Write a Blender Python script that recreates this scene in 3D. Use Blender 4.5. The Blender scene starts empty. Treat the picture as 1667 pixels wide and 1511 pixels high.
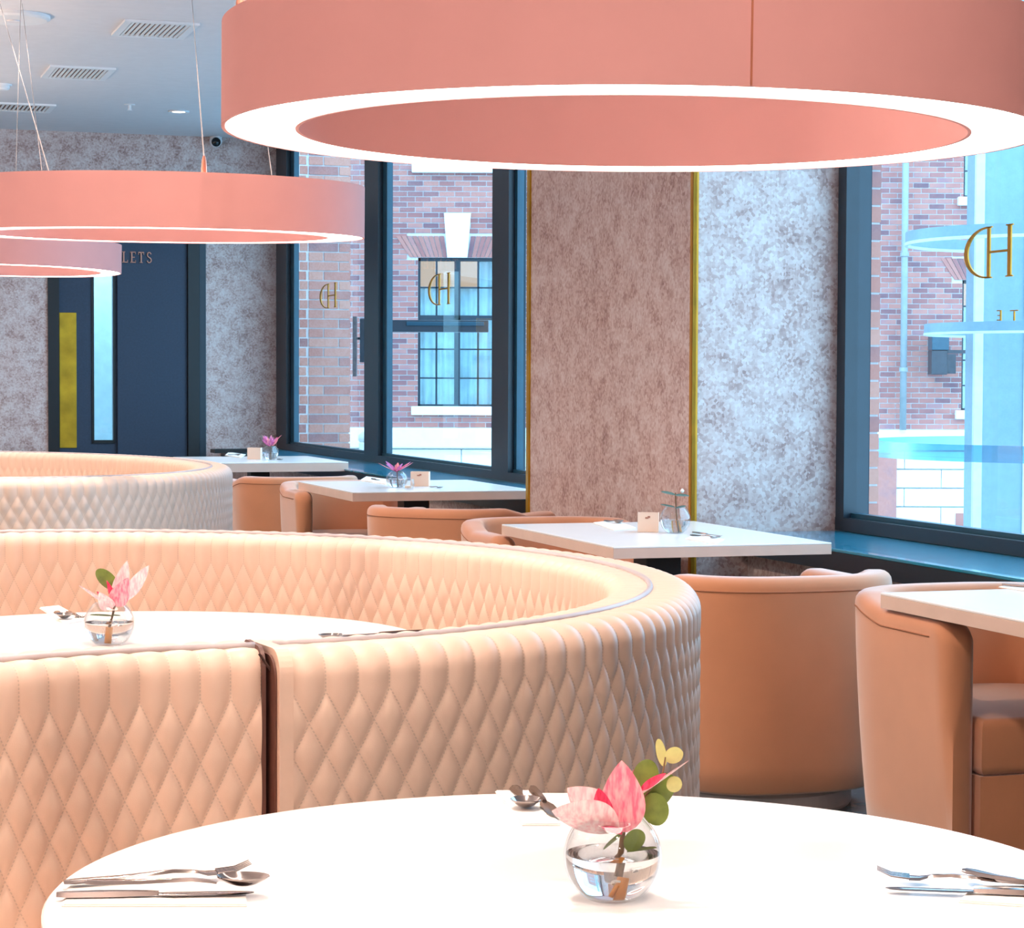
import bpy, bmesh, math, random
import numpy as np
from mathutils import Vector, Matrix
random.seed(7)
S = bpy.context.scene
COL = S.collection
PI = math.pi
sin, cos, pi = math.sin, math.cos, math.pi

# ------------------------------------------------------------------ camera
EYE = 1.32
FPX, PITCH, ROLL = 3600.0, 0.037, 0.004
_f = Vector((0, cos(PITCH), -sin(PITCH))); _u = Vector((0, sin(PITCH), cos(PITCH))); _r = Vector((1, 0, 0))
RT = _r * cos(ROLL) + _u * sin(ROLL); UP = _u * cos(ROLL) - _r * sin(ROLL)
cd = bpy.data.cameras.new('camera'); cam = bpy.data.objects.new('camera', cd); COL.objects.link(cam)
cam.matrix_world = Matrix(((RT.x, UP.x, -_f.x, 0), (RT.y, UP.y, -_f.y, 0), (RT.z, UP.z, -_f.z, EYE), (0, 0, 0, 1)))
cd.sensor_width = 36; cd.lens = FPX / 1667 * 36; cd.clip_start = 0.05; cd.clip_end = 300
S.camera = cam
# ------------------------------------------------------------------ exposure
S.view_settings.view_transform = 'Standard'; S.view_settings.look = 'None'
S.view_settings.gamma = 1; S.view_settings.use_curve_mapping = False
S.view_settings.exposure = 0.0
# ------------------------------------------------------------------ world: bright overcast sky
wd = bpy.data.worlds.new('world'); S.world = wd; wd.use_nodes = True
bg = wd.node_tree.nodes['Background']
bg.inputs['Color'].default_value = (0.38, 0.71, 1.0, 1); bg.inputs['Strength'].default_value = 6.1

# room frame: local x = towards the windows (w), local y = along the windows (u)
PS = 0.315
wx, wy = cos(PS), sin(PS)
def W(u, w, z=0.0):
    return Vector((-wy * u + wx * w, wx * u + wy * w, z))
def at(px, py, z):                      # point of the horizontal plane z seen at that pixel
    d = _f + RT * ((px - 833.5) / FPX) - UP * ((py - 755.5) / FPX)
    t = (z - EYE) / d.z
    return Vector((d.x * t, d.y * t, z))
def onu(px, py, U):                     # point of the plane u = U
    d = _f + RT * ((px - 833.5) / FPX) - UP * ((py - 755.5) / FPX)
    t = U / (-wy * d.x + wx * d.y)
    return (wx * d.x + wy * d.y) * t, d.z * t + EYE
def onw(px, py, w):
    d = _f + RT * ((px - 833.5) / FPX) - UP * ((py - 755.5) / FPX)
    t = w / (wx * d.x + wy * d.y)
    return (-wy * d.x + wx * d.y) * t, d.z * t + EYE
def onY(px, py, Y):
    d = _f + RT * ((px - 833.5) / FPX) - UP * ((py - 755.5) / FPX)
    t = Y / d.y
    return d.x * t, d.z * t + EYE

WIN = 4.22          # window plane (w)
CEIL = 3.53
BACK = 20.0         # back wall (u)

# lights added in the room -------------------------------------------------------
def light(name, kind, loc, energy, color, rot=(0, 0, 0), **kw):
    l = bpy.data.lights.new(name, kind); l.energy = energy; l.color = color
    for k, v in kw.items(): setattr(l, k, v)
    o = bpy.data.objects.new(name, l); COL.objects.link(o); o.location = loc; o.rotation_euler = rot
    return o
WARM = (1.0, 0.83, 0.70)
# added ceiling spots without fittings, in rows, filling booths and aisle with warm light
for uu in (-2.6, 0.3, 3.2, 6.1, 9.0, 11.9):
    for ww in (-3.0, 0.7):
        light('ceiling_spot_light', 'SPOT', W(uu, ww, CEIL - 0.03), 250, WARM, spot_size=2.5, spot_blend=0.9, shadow_soft_size=0.06)
for uu in (15.0, 18.0):
    for ww in (-1.5, 1.6):
        light('ceiling_spot_light', 'SPOT', W(uu, ww, CEIL - 0.03), 90, (1.0, 0.85, 0.74), spot_size=2.5, spot_blend=0.9, shadow_soft_size=0.06)
# added unseen uplights left of the picture, brightening ceiling and room
for uu, ww, en in ((-1.5, -1.5, 100), (2.5, -2.6, 100), (6.5, -2.2, 110), (10.5, -2.2, 110), (13.5, -0.6, 70), (16.5, -0.4, 60)):
    light('pendant_uplight', 'AREA', W(uu, ww, 2.1), en, (1.0, 0.78, 0.64), rot=(pi, 0, 0), shape='DISK', size=0.9)
# daylight portals over the window openings
def portal(u0, u1, z0, z1):
    l = bpy.data.lights.new('window_portal', 'AREA'); l.shape = 'RECTANGLE'; l.size = abs(u1 - u0); l.size_y = z1 - z0
    l.cycles.is_portal = True
    o = bpy.data.objects.new('window_portal', l); COL.objects.link(o)
    o.location = W((u0 + u1) / 2, WIN + 0.12, (z0 + z1) / 2)
    # area light shines along -Z local -> towards -w
    zax = Vector((wx, wy, 0)); yax = Vector((0, 0, 1)); xax = yax.cross(zax)
    o.matrix_world = Matrix(((xax.x, yax.x, zax.x, o.location.x), (xax.y, yax.y, zax.y, o.location.y), (xax.z, yax.z, zax.z, o.location.z), (0, 0, 0, 1)))
portal(4.4, 8.45, 0.75, 3.45); portal(10.6, 20, 0.75, 3.45)

# ------------------------------------------------------------------ materials
def lin(c):
    return tuple((x / 12.92 if x <= 0.04045 else ((x + 0.055) / 1.055) ** 2.4) for x in c)
def hx(r, g, b): return lin((r / 255, g / 255, b / 255))
class NT:
    def __init__(s, name):
        s.m = bpy.data.materials.new(name); s.m.use_nodes = True; s.t = s.m.node_tree; s.b = s.t.nodes['Principled BSDF']
        s.o = s.t.nodes['Material Output']
    def n(s, typ, **kw):
        x = s.t.nodes.new(typ)
        for k, v in kw.items():
            if k.startswith('i_'):
                key = k[2:]; key = int(key) if key.isdigit() else key.replace('_', ' ')
                x.inputs[key].default_value = v
            else: setattr(x, k, v)
        return x
    def l(s, a, b): s.t.links.new(a, b)
    def math(s, op, a, b=None, c=None):
        x = s.t.nodes.new('ShaderNodeMath'); x.operation = op
        for i, v in enumerate((a, b, c)):
            if v is None: continue
            if isinstance(v, (int, float)): x.inputs[i].default_value = v
            else: s.l(v, x.inputs[i])
        return x.outputs[0]
    def ramp(s, fac, stops):
        r = s.t.nodes.new('ShaderNodeValToRGB'); e = r.color_ramp.elements
        while len(e) < len(stops): e.new(0.5)
        for i, (p, c) in enumerate(stops): e[i].position = p; e[i].color = (*c, 1)
        s.l(fac, r.inputs[0]); return r.outputs[0]
    def noise(s, scale, detail=3, coord='Object', stretch=None):
        tc = s.n('ShaderNodeTexCoord'); src = tc.outputs[coord]
        if stretch:
            mp = s.n('ShaderNodeMapping'); mp.inputs['Scale'].default_value = stretch; s.l(src, mp.inputs[0]); src = mp.outputs[0]
        nz = s.n('ShaderNodeTexNoise'); nz.inputs['Scale'].default_value = scale; nz.inputs['Detail'].default_value = detail
        s.l(src, nz.inputs['Vector']); return nz.outputs['Fac']
    def bump(s, h, strength=0.2, dist=0.002):
        b = s.n('ShaderNodeBump'); b.inputs['Strength'].default_value = strength; b.inputs['Distance'].default_value = dist
        s.l(h, b.inputs['Height']); s.l(b.outputs[0], s.b.inputs['Normal'])
def mat(name, col, rough=0.5, metal=0.0, var=0.06, scale=12, bump=0.0, bscale=200, sheen=0.0, spec=0.5, coat=0.0):
    t = NT(name); c = col
    f = t.noise(scale, 4)
    t.l(t.ramp(f, [(0.3, tuple(x * (1 - var) for x in c)), (0.7, tuple(min(1, x * (1 + var)) for x in c))]), t.b.inputs['Base Color'])
    t.b.inputs['Roughness'].default_value = rough; t.b.inputs['Metallic'].default_value = metal
    t.b.inputs['Specular IOR Level'].default_value = spec
    if sheen:
        t.b.inputs['Sheen Weight'].default_value = sheen; t.b.inputs['Sheen Roughness'].default_value = 0.45
    if coat: t.b.inputs['Coat Weight'].default_value = coat
    if bump: t.bump(t.noise(bscale, 3), bump, 0.001)
    return t.m
def emit(name, col, strength):
    t = NT(name); e = t.n('ShaderNodeEmission'); e.inputs[0].default_value = (*col, 1); e.inputs[1].default_value = strength
    t.l(e.outputs[0], t.o.inputs[0]); return t.m
def thin_glass(name, tint, refl=0.09, rough=0.0):
    t = NT(name); tr = t.n('ShaderNodeBsdfTransparent'); tr.inputs[0].default_value = (*tint, 1)
    g = t.n('ShaderNodeBsdfGlossy'); g.inputs['Roughness'].default_value = rough
    lw = t.n('ShaderNodeLayerWeight'); lw.inputs[0].default_value = 0.5
    mx = t.n('ShaderNodeMixShader'); t.l(t.math('ADD', refl, t.math('MULTIPLY', t.math('POWER', lw.outputs['Facing'], 5.0), 0.9)), mx.inputs[0])
    t.l(tr.outputs[0], mx.inputs[1]); t.l(g.outputs[0], mx.inputs[2]); t.l(mx.outputs[0], t.o.inputs[0]); return t.m

M = {}
def leather(name, col):
    t = NT(name)
    tc = t.n('ShaderNodeTexCoord'); sp = t.n('ShaderNodeSeparateXYZ'); t.l(tc.outputs['UV'], sp.inputs[0])
    c, q = sp.outputs[0], sp.outputs[1]
    def near(v):      # distance to nearest integer
        fr = t.math('FRACT', v); return t.math('MINIMUM', fr, t.math('SUBTRACT', 1.0, fr))
    h = t.math('MULTIPLY', q, 0.5)
    qd = t.math('MAXIMUM', h, 0.0)
    d1 = near(t.math('ADD', c, qd)); d2 = near(t.math('SUBTRACT', c, qd))
    d = t.math('MINIMUM', d1, d2)
    seam = t.math('LESS_THAN', d, 0.022)
    dash = t.math('GREATER_THAN', t.math('FRACT', t.math('MULTIPLY', q, 8.5)), 0.38)
    th = t.math('MULTIPLY', seam, dash)
    f = t.noise(9, 4)
    base = t.ramp(f, [(0.3, tuple(x * 0.95 for x in col)), (0.7, col)])
    mx = t.n('ShaderNodeMix'); mx.data_type = 'RGBA'; t.l(th, mx.inputs[0]); t.l(base, mx.inputs[6])
    mx.inputs[7].default_value = (*[x * 0.78 for x in col], 1)
    t.l(mx.outputs[2], t.b.inputs['Base Color'])
    t.b.inputs['Roughness'].default_value = 0.42; t.b.inputs['Specular IOR Level'].default_value = 0.45
    t.bump(t.noise(420, 2), 0.12, 0.001)
    return t.m
BEIGE = hx(236, 205, 184)
M['leather'] = leather('beige_quilted_leather', BEIGE)
M['leather_plain'] = mat('beige_leather', BEIGE, 0.42, bump=0.12, bscale=420)
M['leather_brown'] = mat('brown_leather', hx(104, 66, 56), 0.5)
M['zip'] = mat('dark_brown_seam', hx(66, 40, 34), 0.8, var=0.4, scale=90)
M['piping'] = mat('grey_piping', hx(190, 180, 182), 0.35)
M['velvet'] = mat('tan_velvet', hx(206, 138, 98), 0.85, sheen=0.7, var=0.07, scale=4, bump=0.2, bscale=600)
M['velvet_seam'] = mat('tan_velvet_seam', hx(166, 108, 78), 0.9)
M['plinth'] = mat('pale_plinth', hx(200, 184, 178), 0.4)
M['white_top'] = mat('white_laminate', hx(250, 247, 244), 0.22, var=0.01)
M['edge'] = mat('table_edge', hx(222, 190, 172), 0.4, var=0.03)
M['black'] = mat('black_metal', hx(16, 16, 18), 0.45)
M['frame'] = mat('dark_window_frame', hx(26, 40, 52), 0.35, var=0.1)
M['frame_teal'] = mat('teal_window_bead', hx(24, 70, 88), 0.35, var=0.1)
M['sill'] = mat('dark_glossy_sill', hx(32, 136, 166), 0.2, var=0.1, coat=0.6)
M['navy'] = mat('navy_panel', hx(38, 52, 72), 0.6, var=0.12, scale=60)
M['gold'] = mat('gold_metal', hx(196, 138, 30), 0.4, metal=0.5, var=0.1)
M['brass'] = mat('brass_plate', hx(190, 150, 40), 0.38, metal=0.7, var=0.25, scale=6)
M['copper'] = mat('copper_letter', hx(190, 130, 110), 0.35, metal=0.6)
M['steel'] = mat('steel', hx(160, 148, 144), 0.14, metal=1.0, var=0.03)
M['lamp'] = mat('salmon_lampshade', hx(226, 162, 158), 0.7, var=0.02)
M['lamp_seam'] = mat('lampshade_seam', hx(190, 112, 84), 0.7)
M['glow'] = emit('lamp_diffuser_glow', (1.0, 0.92, 0.84), 8.5)
M['upglow'] = emit('lamp_uplight', (1.0, 0.86, 0.78), 30.0)
M['cable'] = mat('grey_cable', hx(150, 138, 136), 0.5)
M['ceiling'] = mat('white_ceiling', hx(226, 222, 224), 0.9, var=0.02)
M['white'] = mat('white_paint', hx(236, 236, 238), 0.5, var=0.02)
M['floor'] = mat('dark_teal_floor', hx(84, 104, 110), 0.25, var=0.2)
M['vent_dark'] = mat('vent_shadow', hx(110, 88, 82), 0.8)
M['spot'] = emit('downlight_glow', (1.0, 0.8, 0.6), 6.0)
M['glass'] = thin_glass('window_glass', (0.93, 0.97, 0.99), 0.05)
M['vase_glass'] = thin_glass('vase_glass', (0.97, 0.98, 0.985), 0.06)
def realglass(name, ior, col=(1, 1, 1)):
    t = NT(name); t.b.inputs['Transmission Weight'].default_value = 1; t.b.inputs['IOR'].default_value = ior
    t.b.inputs['Roughness'].default_value = 0; t.b.inputs['Base Color'].default_value = (*col, 1); return t.m
M['water'] = realglass('vase_water', 1.33)
M['paper'] = mat('white_napkin', hx(250, 244, 238), 0.9, var=0.01)
M['peach_box'] = mat('peach_card', hx(240, 208, 184), 0.7, var=0.03)
M['leaf'] = mat('green_leaf', hx(112, 128, 52), 0.5, var=0.25, scale=60)
M['leaf_pale'] = mat('pale_green_leaf', hx(206, 200, 128), 0.5, var=0.1, scale=60)
M['leaf_teal'] = mat('blue_green_leaf', hx(96, 132, 124), 0.5, var=0.15, scale=60)
M['stem'] = mat('brown_stem', hx(120, 84, 52), 0.6)
M['stem_orange'] = mat('orange_stem', hx(226, 140, 30), 0.5)
def petalmat(name, a, b):
    t = NT(name); f = t.noise(220, 2, stretch=(1, 1, 0.25))
    t.l(t.ramp(f, [(0.35, a), (0.62, b)]), t.b.inputs['Base Color']); t.b.inputs['Roughness'].default_value = 0.6
    return t.m
M['petal'] = petalmat('pink_petal', hx(238, 112, 138), hx(250, 178, 184))
M['petal_pale'] = petalmat('pale_pink_petal', hx(246, 190, 196), hx(253, 228, 226))
M['petal_red'] = petalmat('crimson_petal', hx(206, 24, 70), hx(236, 70, 110))
M['petal_magenta'] = petalmat('magenta_petal', hx(196, 60, 140), hx(232, 140, 190))

def wallpaper():
    t = NT('mottled_wallpaper')
    tc = t.n('ShaderNodeTexCoord'); src = tc.outputs['UV']     # metres along and up the wall
    v = t.n('ShaderNodeTexVoronoi'); v.inputs['Scale'].default_value = 78; v.inputs['Randomness'].default_value = 0.75
    t.l(src, v.inputs['Vector'])
    sp = t.n('ShaderNodeSeparateColor'); t.l(v.outputs['Color'], sp.inputs[0])
    nz = t.n('ShaderNodeTexNoise'); nz.inputs['Scale'].default_value = 9.0; nz.inputs['Detail'].default_value = 3; t.l(src, nz.inputs['Vector'])
    n2 = t.n('ShaderNodeTexNoise'); n2.inputs['Scale'].default_value = 1.6; n2.inputs['Detail'].default_value = 2; t.l(src, n2.inputs['Vector'])
    a = t.math('ADD', t.math('MULTIPLY', sp.outputs[0], 0.34), t.math('MULTIPLY', nz.outputs[0], 0.8))
    a = t.math('ADD', a, t.math('MULTIPLY', n2.outputs[0], 0.3))
    t.l(t.ramp(a, [(0.36, hx(140, 106, 100)), (0.54, hx(174, 144, 136)), (0.72, hx(198, 174, 168)), (0.95, hx(212, 198, 194))]), t.b.inputs['Base Color'])
    t.b.inputs['Roughness'].default_value = 0.55
    return t.m
M['wallpaper'] = wallpaper()
def brickmat(name, stops):
    t = NT(name); oi = t.n('ShaderNodeObjectInfo'); g = t.n('ShaderNodeNewGeometry')
    f = t.math('ADD', t.math('MULTIPLY', t.noise(3.7, 3), 0.5), t.math('MULTIPLY', t.math('FRACT', t.math('ADD', oi.outputs['Random'], g.outputs['Random Per Island'])), 0.6))
    t.l(t.ramp(f, stops), t.b.inputs['Base Color']); t.b.inputs['Roughness'].default_value = 0.85; return t.m
M['brick'] = brickmat('red_brick', [(0.2, hx(120, 84, 92)), (0.45, hx(168, 104, 98)), (0.75, hx(190, 124, 112)), (0.95, hx(150, 110, 118))])
M['brick_near'] = brickmat('red_brick_near', [(0.15, hx(128, 96, 104)), (0.45, hx(186, 118, 104)), (0.85, hx(204, 140, 122))])
M['mortar'] = mat('pale_mortar', hx(214, 208, 208), 0.9)
M['stone'] = mat('white_stone', hx(244, 244, 242), 0.8, var=0.03)
M['stone_groove'] = mat('stone_groove', hx(150, 160, 168), 0.9)
M['curtain'] = mat('pale_curtain', hx(205, 228, 230), 0.7, var=0.2, scale=4)
M['cream_glow'] = emit('lit_blind', (1.0, 0.72, 0.5), 0.9)
M['street'] = mat('street', hx(150, 155, 158), 0.8)
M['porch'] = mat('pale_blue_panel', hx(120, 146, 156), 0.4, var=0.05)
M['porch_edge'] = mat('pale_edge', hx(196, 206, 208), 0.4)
M['sign_dark'] = mat('dark_sign', hx(44, 50, 60), 0.4, var=0.1)
M['camera_black'] = mat('black_dome', hx(12, 12, 14), 0.2)
M['lobby'] = mat('lobby_wall', hx(180, 215, 222), 0.8)

# ------------------------------------------------------------------ mesh helpers
class MB:
    def __init__(s): s.v = []; s.f = []; s.uv = None
    def add(s, vs, fs):
        o = len(s.v); s.v += [tuple(v) for v in vs]; s.f += [tuple(i + o for i in f) for f in fs]; return s
    def box(s, x0, x1, y0, y1, z0, z1, bev=0.0):
        if bev <= 0:
            vs = [(x, y, z) for x in (x0, x1) for y in (y0, y1) for z in (z0, z1)]
            return s.add(vs, [(0, 1, 3, 2), (4, 6, 7, 5), (0, 4, 5, 1), (2, 3, 7, 6), (0, 2, 6, 4), (1, 5, 7, 3)])
        b = bmesh.new(); bmesh.ops.create_cube(b, size=1)
        for v in b.verts: v.co = Vector(((x0 + x1) / 2 + v.co.x * (x1 - x0), (y0 + y1) / 2 + v.co.y * (y1 - y0), (z0 + z1) / 2 + v.co.z * (z1 - z0)))
        bmesh.ops.bevel(b, geom=b.edges[:] + b.verts[:], offset=bev, segments=3, profile=0.5, affect='EDGES')
        b.verts.index_update(); s.add([v.co for v in b.verts], [[v.index for v in f.verts] for f in b.faces]); b.free(); return s
    def lathe(s, prof, n=32, cx=0, cy=0, closed=False):
        k = len(prof); vs = []
        for i in range(n):
            a = 2 * pi * i / n
            vs += [(cx + r * cos(a), cy + r * sin(a), z) for r, z in prof]
        fs = []
        for i in range(n):
            j = (i + 1) % n
            for m in range(k if closed else k - 1):
                q = (m + 1) % k
                fs.append((i * k + m, j * k + m, j * k + q, i * k + q))
        return s.add(vs, fs)
    def tube(s, pts, r, n=8, cap=True):
        pts = [Vector(p) for p in pts]; rr = r if isinstance(r, (list, tuple)) else [r] * len(pts); vs = []; fs = []
        up = Vector((0, 0, 1))
        for i, p in enumerate(pts):
            t = (pts[min(i + 1, len(pts) - 1)] - pts[max(i - 1, 0)]).normalized()
            a = t.cross(up)
            if a.length < 0.05: a = t.cross(Vector((1, 0, 0)))
            a.normalize(); b = a.cross(t)
            vs += [p + (a * cos(2 * pi * k / n) + b * sin(2 * pi * k / n)) * rr[i] for k in range(n)]
        for i in range(len(pts) - 1):
            for k in range(n):
                l = (k + 1) % n; fs.append((i * n + k, i * n + l, (i + 1) * n + l, (i + 1) * n + k))
        if cap: fs.append(tuple(range(n - 1, -1, -1))); fs.append(tuple((len(pts) - 1) * n + k for k in range(n)))
        return s.add(vs, fs)
    def prism(s, pts, z0, z1):     # polygon in xy extruded in z
        n = len(pts)
        vs = [(x, y, z0) for x, y in pts] + [(x, y, z1) for x, y in pts]
        return s.add(vs, [tuple(range(n - 1, -1, -1)), tuple(range(n, 2 * n))] + [(i, (i + 1) % n, n + (i + 1) % n, n + i) for i in range(n)])
    def wprism(s, pts, y0, y1):    # polygon in xz extruded in y
        n = len(pts)
        vs = [(x, y0, z) for x, z in pts] + [(x, y1, z) for x, z in pts]
        return s.add(vs, [tuple(range(n)), tuple(range(2 * n - 1, n - 1, -1))] + [(i, n + i, n + (i + 1) % n, (i + 1) % n) for i in range(n)])
    def xf(s, m):
        s.v = [tuple(m @ Vector(v)) for v in s.v]; return s
def link(o, parent=None):
    COL.objects.link(o)
    if parent is not None: o.parent = parent
    return o
def obj(name, mb, m, parent=None, smooth=False, kind=None, wall_uv=False, fixn=True):
    me = bpy.data.meshes.new(name); me.from_pydata(mb.v, [], mb.f); me.materials.append(m)
    if fixn:
        b = bmesh.new(); b.from_mesh(me); bmesh.ops.recalc_face_normals(b, faces=b.faces); b.to_mesh(me); b.free()
    if wall_uv:       # metres along the face's main direction, and up
        uv = me.uv_layers.new(name='UVMap')
        for p in me.polygons:
            for li in p.loop_indices:
                c = me.vertices[me.loops[li].vertex_index].co
                if abs(p.normal.z) > 0.7: uv.data[li].uv = (c.x, c.y)
                elif abs(p.normal.x) > abs(p.normal.y): uv.data[li].uv = (c.y, c.z)
                else: uv.data[li].uv = (c.x + 7.3, c.z)
    if smooth:
        me.polygons.foreach_set('use_smooth', [True] * len(me.polygons))
    me.update()
    o = bpy.data.objects.new(name, me); link(o, parent)
    if kind: o['kind'] = kind
    return o
def smooth_angle(o, ang=0.6):
    me = o.data; me.polygons.foreach_set('use_smooth', [True] * len(me.polygons))
    b = bmesh.new(); b.from_mesh(me)
    for e in b.edges:
        if len(e.link_faces) == 2 and e.calc_face_angle(0) > ang: e.smooth = False
    b.to_mesh(me); b.free(); return o
def tag(o, label, cat, group=None, kind=None):
    o['label'] = label; o['category'] = cat
    if group: o['group'] = group
    if kind: o['kind'] = kind
    return o
def empty(name, loc, rz=0.0, label=None, cat=None, group=None):
    o = bpy.data.objects.new(name, None); o.empty_display_size = 0.1; COL.objects.link(o)
    o.location = loc; o.rotation_euler = (0, 0, rz)
    if label: tag(o, label, cat, group)
    return o
def copy_tree(o, parent=None):
    c = o.copy(); COL.objects.link(c)
    if parent is not None: c.parent = parent
    for ch in list(o.children): copy_tree(ch, c)
    return c
def frame_obj(name, mb, m, parent=None, **k):   # geometry given in room frame x=w, y=u
    o = obj(name, mb, m, parent, **k)
    if parent is None: o.rotation_euler = (0, 0, PS)
    return o
def struct(name, mb, m, **k):
    o = frame_obj(name, mb, m, **k); o['kind'] = 'structure'; return o

# ================================================================== THE SETTING
U0, W0 = -4.2, -5.0
struct('floor', MB().box(W0, WIN + 0.4, U0, BACK + 0.2, -0.1, 0), M['floor'])
struct('ceiling', MB().box(W0, WIN + 0.1, U0, BACK + 0.2, CEIL, CEIL + 0.12), M['ceiling'])
struct('wall_left', MB().box(W0 - 0.15, W0, U0, BACK + 0.2, 0, CEIL), M['wallpaper'], wall_uv=True)
struct('wall_front', MB().box(W0, WIN + 0.1, U0 - 0.15, U0, 0, CEIL), M['wallpaper'], wall_uv=True)
# back wall with the door opening
def bw(px): return onu(px, 560, BACK)[0]
dl, dr = bw(78), bw(335)
dtop = onu(200, 330, BACK)[1]
b = MB().box(W0, dl, BACK, BACK + 0.18, 0, CEIL).box(dr, WIN + 0.02, BACK, BACK + 0.18, 0, CEIL).box(dl, dr, BACK, BACK + 0.18, dtop, CEIL)
struct('wall_back', b, M['wallpaper'], wall_uv=True)
# window wall below the sill
SILLZ = 0.70; SF = 3.72
struct('wall_right', MB().box(WIN - .05, WIN + 0.3, U0, 4.4, 0, CEIL).box(SF + 0.07, WIN + 0.1, 4.4, 8.45, 0, SILLZ - 0.07).box(SF + 0.07, WIN + 0.1, 10.6, BACK, 0, SILLZ - 0.07), M['wallpaper'], wall_uv=True)
PW = 3.541
struct('wall_pier', MB().box(PW, WIN + 0.1, 8.45, 10.6, 0, CEIL), M['wallpaper'], wall_uv=True)
# corner strips of the pier
struct('trim_1', MB().box(PW - 0.012, PW + 0.004, 8.438, 8.47, 0, CEIL).box(PW - 0.012, PW + 0.012, 8.438, 8.449, 0, CEIL), M['gold'])
struct('trim_2', MB().box(PW - 0.01, PW + 0.004, 10.57, 10.61, 0, CEIL), M['brass'])
# sills
def sill(name, u0, u1):
    o = struct(name, MB().box(SF, WIN + 0.05, u0, u1, SILLZ - 0.012, SILLZ, 0.003), M['sill'])
    obj('sill_front', MB().box(SF + 0.004, SF + 0.07, u0, u1, SILLZ - 0.085, SILLZ - 0.0125), M['frame'], o)
    return o
sill('window_sill_1', 10.605, BACK - 0.005); sill('window_sill_2', 4.405, 8.435)

# windows -----------------------------------------------------------------
HEAD = 3.47
def window(name, u0, u1, mullions, WIN):
    r = bpy.data.objects.new(name, None); COL.objects.link(r); r.rotation_euler = (0, 0, PS); r['kind'] = 'structure'
    z0 = SILLZ + 0.002
    b = MB().box(WIN - 0.03, WIN + 0.07, u0, u1, z0, z0 + 0.055).box(WIN - 0.03, WIN + 0.07, u0, u1, HEAD - 0.02, CEIL - 0.005)
    obj('window_frame', b, M['frame'], r)
    obj('window_bead', MB().box(WIN + 0.0, WIN + 0.04, u0, u1, z0 + 0.055, z0 + 0.075), M['frame_teal'], r)
    for (a, c, t) in mullions:     # dark post from a to c, teal bead of width t on both sides
        obj('mullion', MB().box(WIN - 0.035, WIN + 0.08, a, c, z0 + 0.0555, HEAD - 0.021), M['frame'], r)
        if t: obj('mullion_bead', MB().box(WIN + 0.005, WIN + 0.05, a - t, a - 0.0005, z0 + 0.076, HEAD - 0.021).box(WIN + 0.005, WIN + 0.05, c + 0.0005, c + t, z0 + 0.076, HEAD - 0.021), M['frame_teal'], r)
    ed = sorted([u0] + [(a + c) / 2 for a, c, t in mullions] + [u1])
    for i in range(len(ed) - 1):
        if ed[i + 1] - ed[i] < 0.2: continue
        obj('pane', MB().add([(WIN + 0.024, ed[i] + .02, z0 + 0.05), (WIN + 0.024, ed[i + 1] - .02, z0 + 0.05), (WIN + 0.024, ed[i + 1] - .02, HEAD), (WIN + 0.024, ed[i] + .02, HEAD)], [(0, 1, 2, 3)]), M['glass'], r, fixn=False)
    return r
WIN1 = 4.27
def uu(px, py=500): return onw(px, py, WIN1 - 0.03)[0]
m_a, m_b = uu(616), uu(594)
m_c, m_d = uu(829), uu(802)
win1 = window('window_1', 10.6, BACK, [(10.6, 10.63, 0), (m_c, m_d, 0.05), (m_a, m_b, 0.12), (uu(467), BACK, 0.14)], WIN1)
win2 = window('window_2', 4.4, 8.45, [(8.36, 8.435, 0), (4.4, 4.5, 0.05)], WIN)
wq = onu(1410, 560, 8.5)[0]
struct('trim_6', MB().box(WIN + 0.085, wq, 8.46, 8.62, SILLZ, CEIL), mat('deep_teal_reveal', hx(4, 34, 48), 0.8, spec=0.2))

# mirrored gold monogram on the glass -----------------------------------------
def monogram(px0, px1, py0, py1, WIN):
    # letters seen from inside: a reversed D whose stem is shared with an H
    uL = onw(px0, (py0 + py1) / 2, WIN)[0]; uR = onw(px1, (py0 + py1) / 2, WIN)[0]
    zt = onw((px0 + px1) / 2, py0, WIN)[1]; zb = onw((px0 + px1) / 2, py1, WIN)[1]
    wdt = uL - uR; h = zt - zb
    X = lambda t: uL - t * wdt     # 0 left .. 1 right as seen from inside
    b = MB()
    def q(x0, x1, z0, z1):
        b.box(WIN + 0.016, WIN + 0.0215, X(x1), X(x0), zb + z0 * h, zb + z1 * h)
    q(.50, .56, 0, 1); q(.93, 1.0, 0.02, 1)           # stems
    q(.56, .93, .48, .525)                            # crossbar
    for c in (.53, .965):                             # serifs
        q(c - .07, c + .07, 0.975, 1.0); q(c - .07, c + .07, 0, .025)
    # bowl of the reversed D
    n = 20; outer = []; inner = []
    for i in range(n + 1):
        a = pi / 2 + pi * i / n
        outer.append((0.5 + 0.5 * cos(a), 0.5 + 0.5 * sin(a))); inner.append((0.5 + 0.42 * cos(a) , 0.5 + 0.465 * sin(a)))
    for i in range(n):
        P = [outer[i], outer[i + 1], inner[i + 1], inner[i]]
        vs = [(WIN + 0.016, X(x), zb + z * h) for x, z in P] + [(WIN + 0.0215, X(x), zb + z * h) for x, z in P]
        b.add(vs, [(0, 1, 2, 3), (7, 6, 5, 4), (0, 4, 5, 1), (1, 5, 6, 2), (2, 6, 7, 3), (3, 7, 4, 0)])
    return b
o = frame_obj('window_lettering', monogram(1563, 1639, 369, 453, WIN), M['gold'])
tag(o, 'gold reversed HD monogram stuck on the glass of the right-hand window', 'lettering')
o = frame_obj('window_lettering', monogram(693, 727, 446, 497, WIN1), M['gold'])
tag(o, 'gold reversed HD monogram on the left window, before the opposite building window', 'lettering')
o = frame_obj('window_lettering', monogram(517, 543, 462, 502, WIN1), M['gold'])
tag(o, 'gold reversed HD monogram on the far left pane, before the brick pier', 'lettering')
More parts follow.
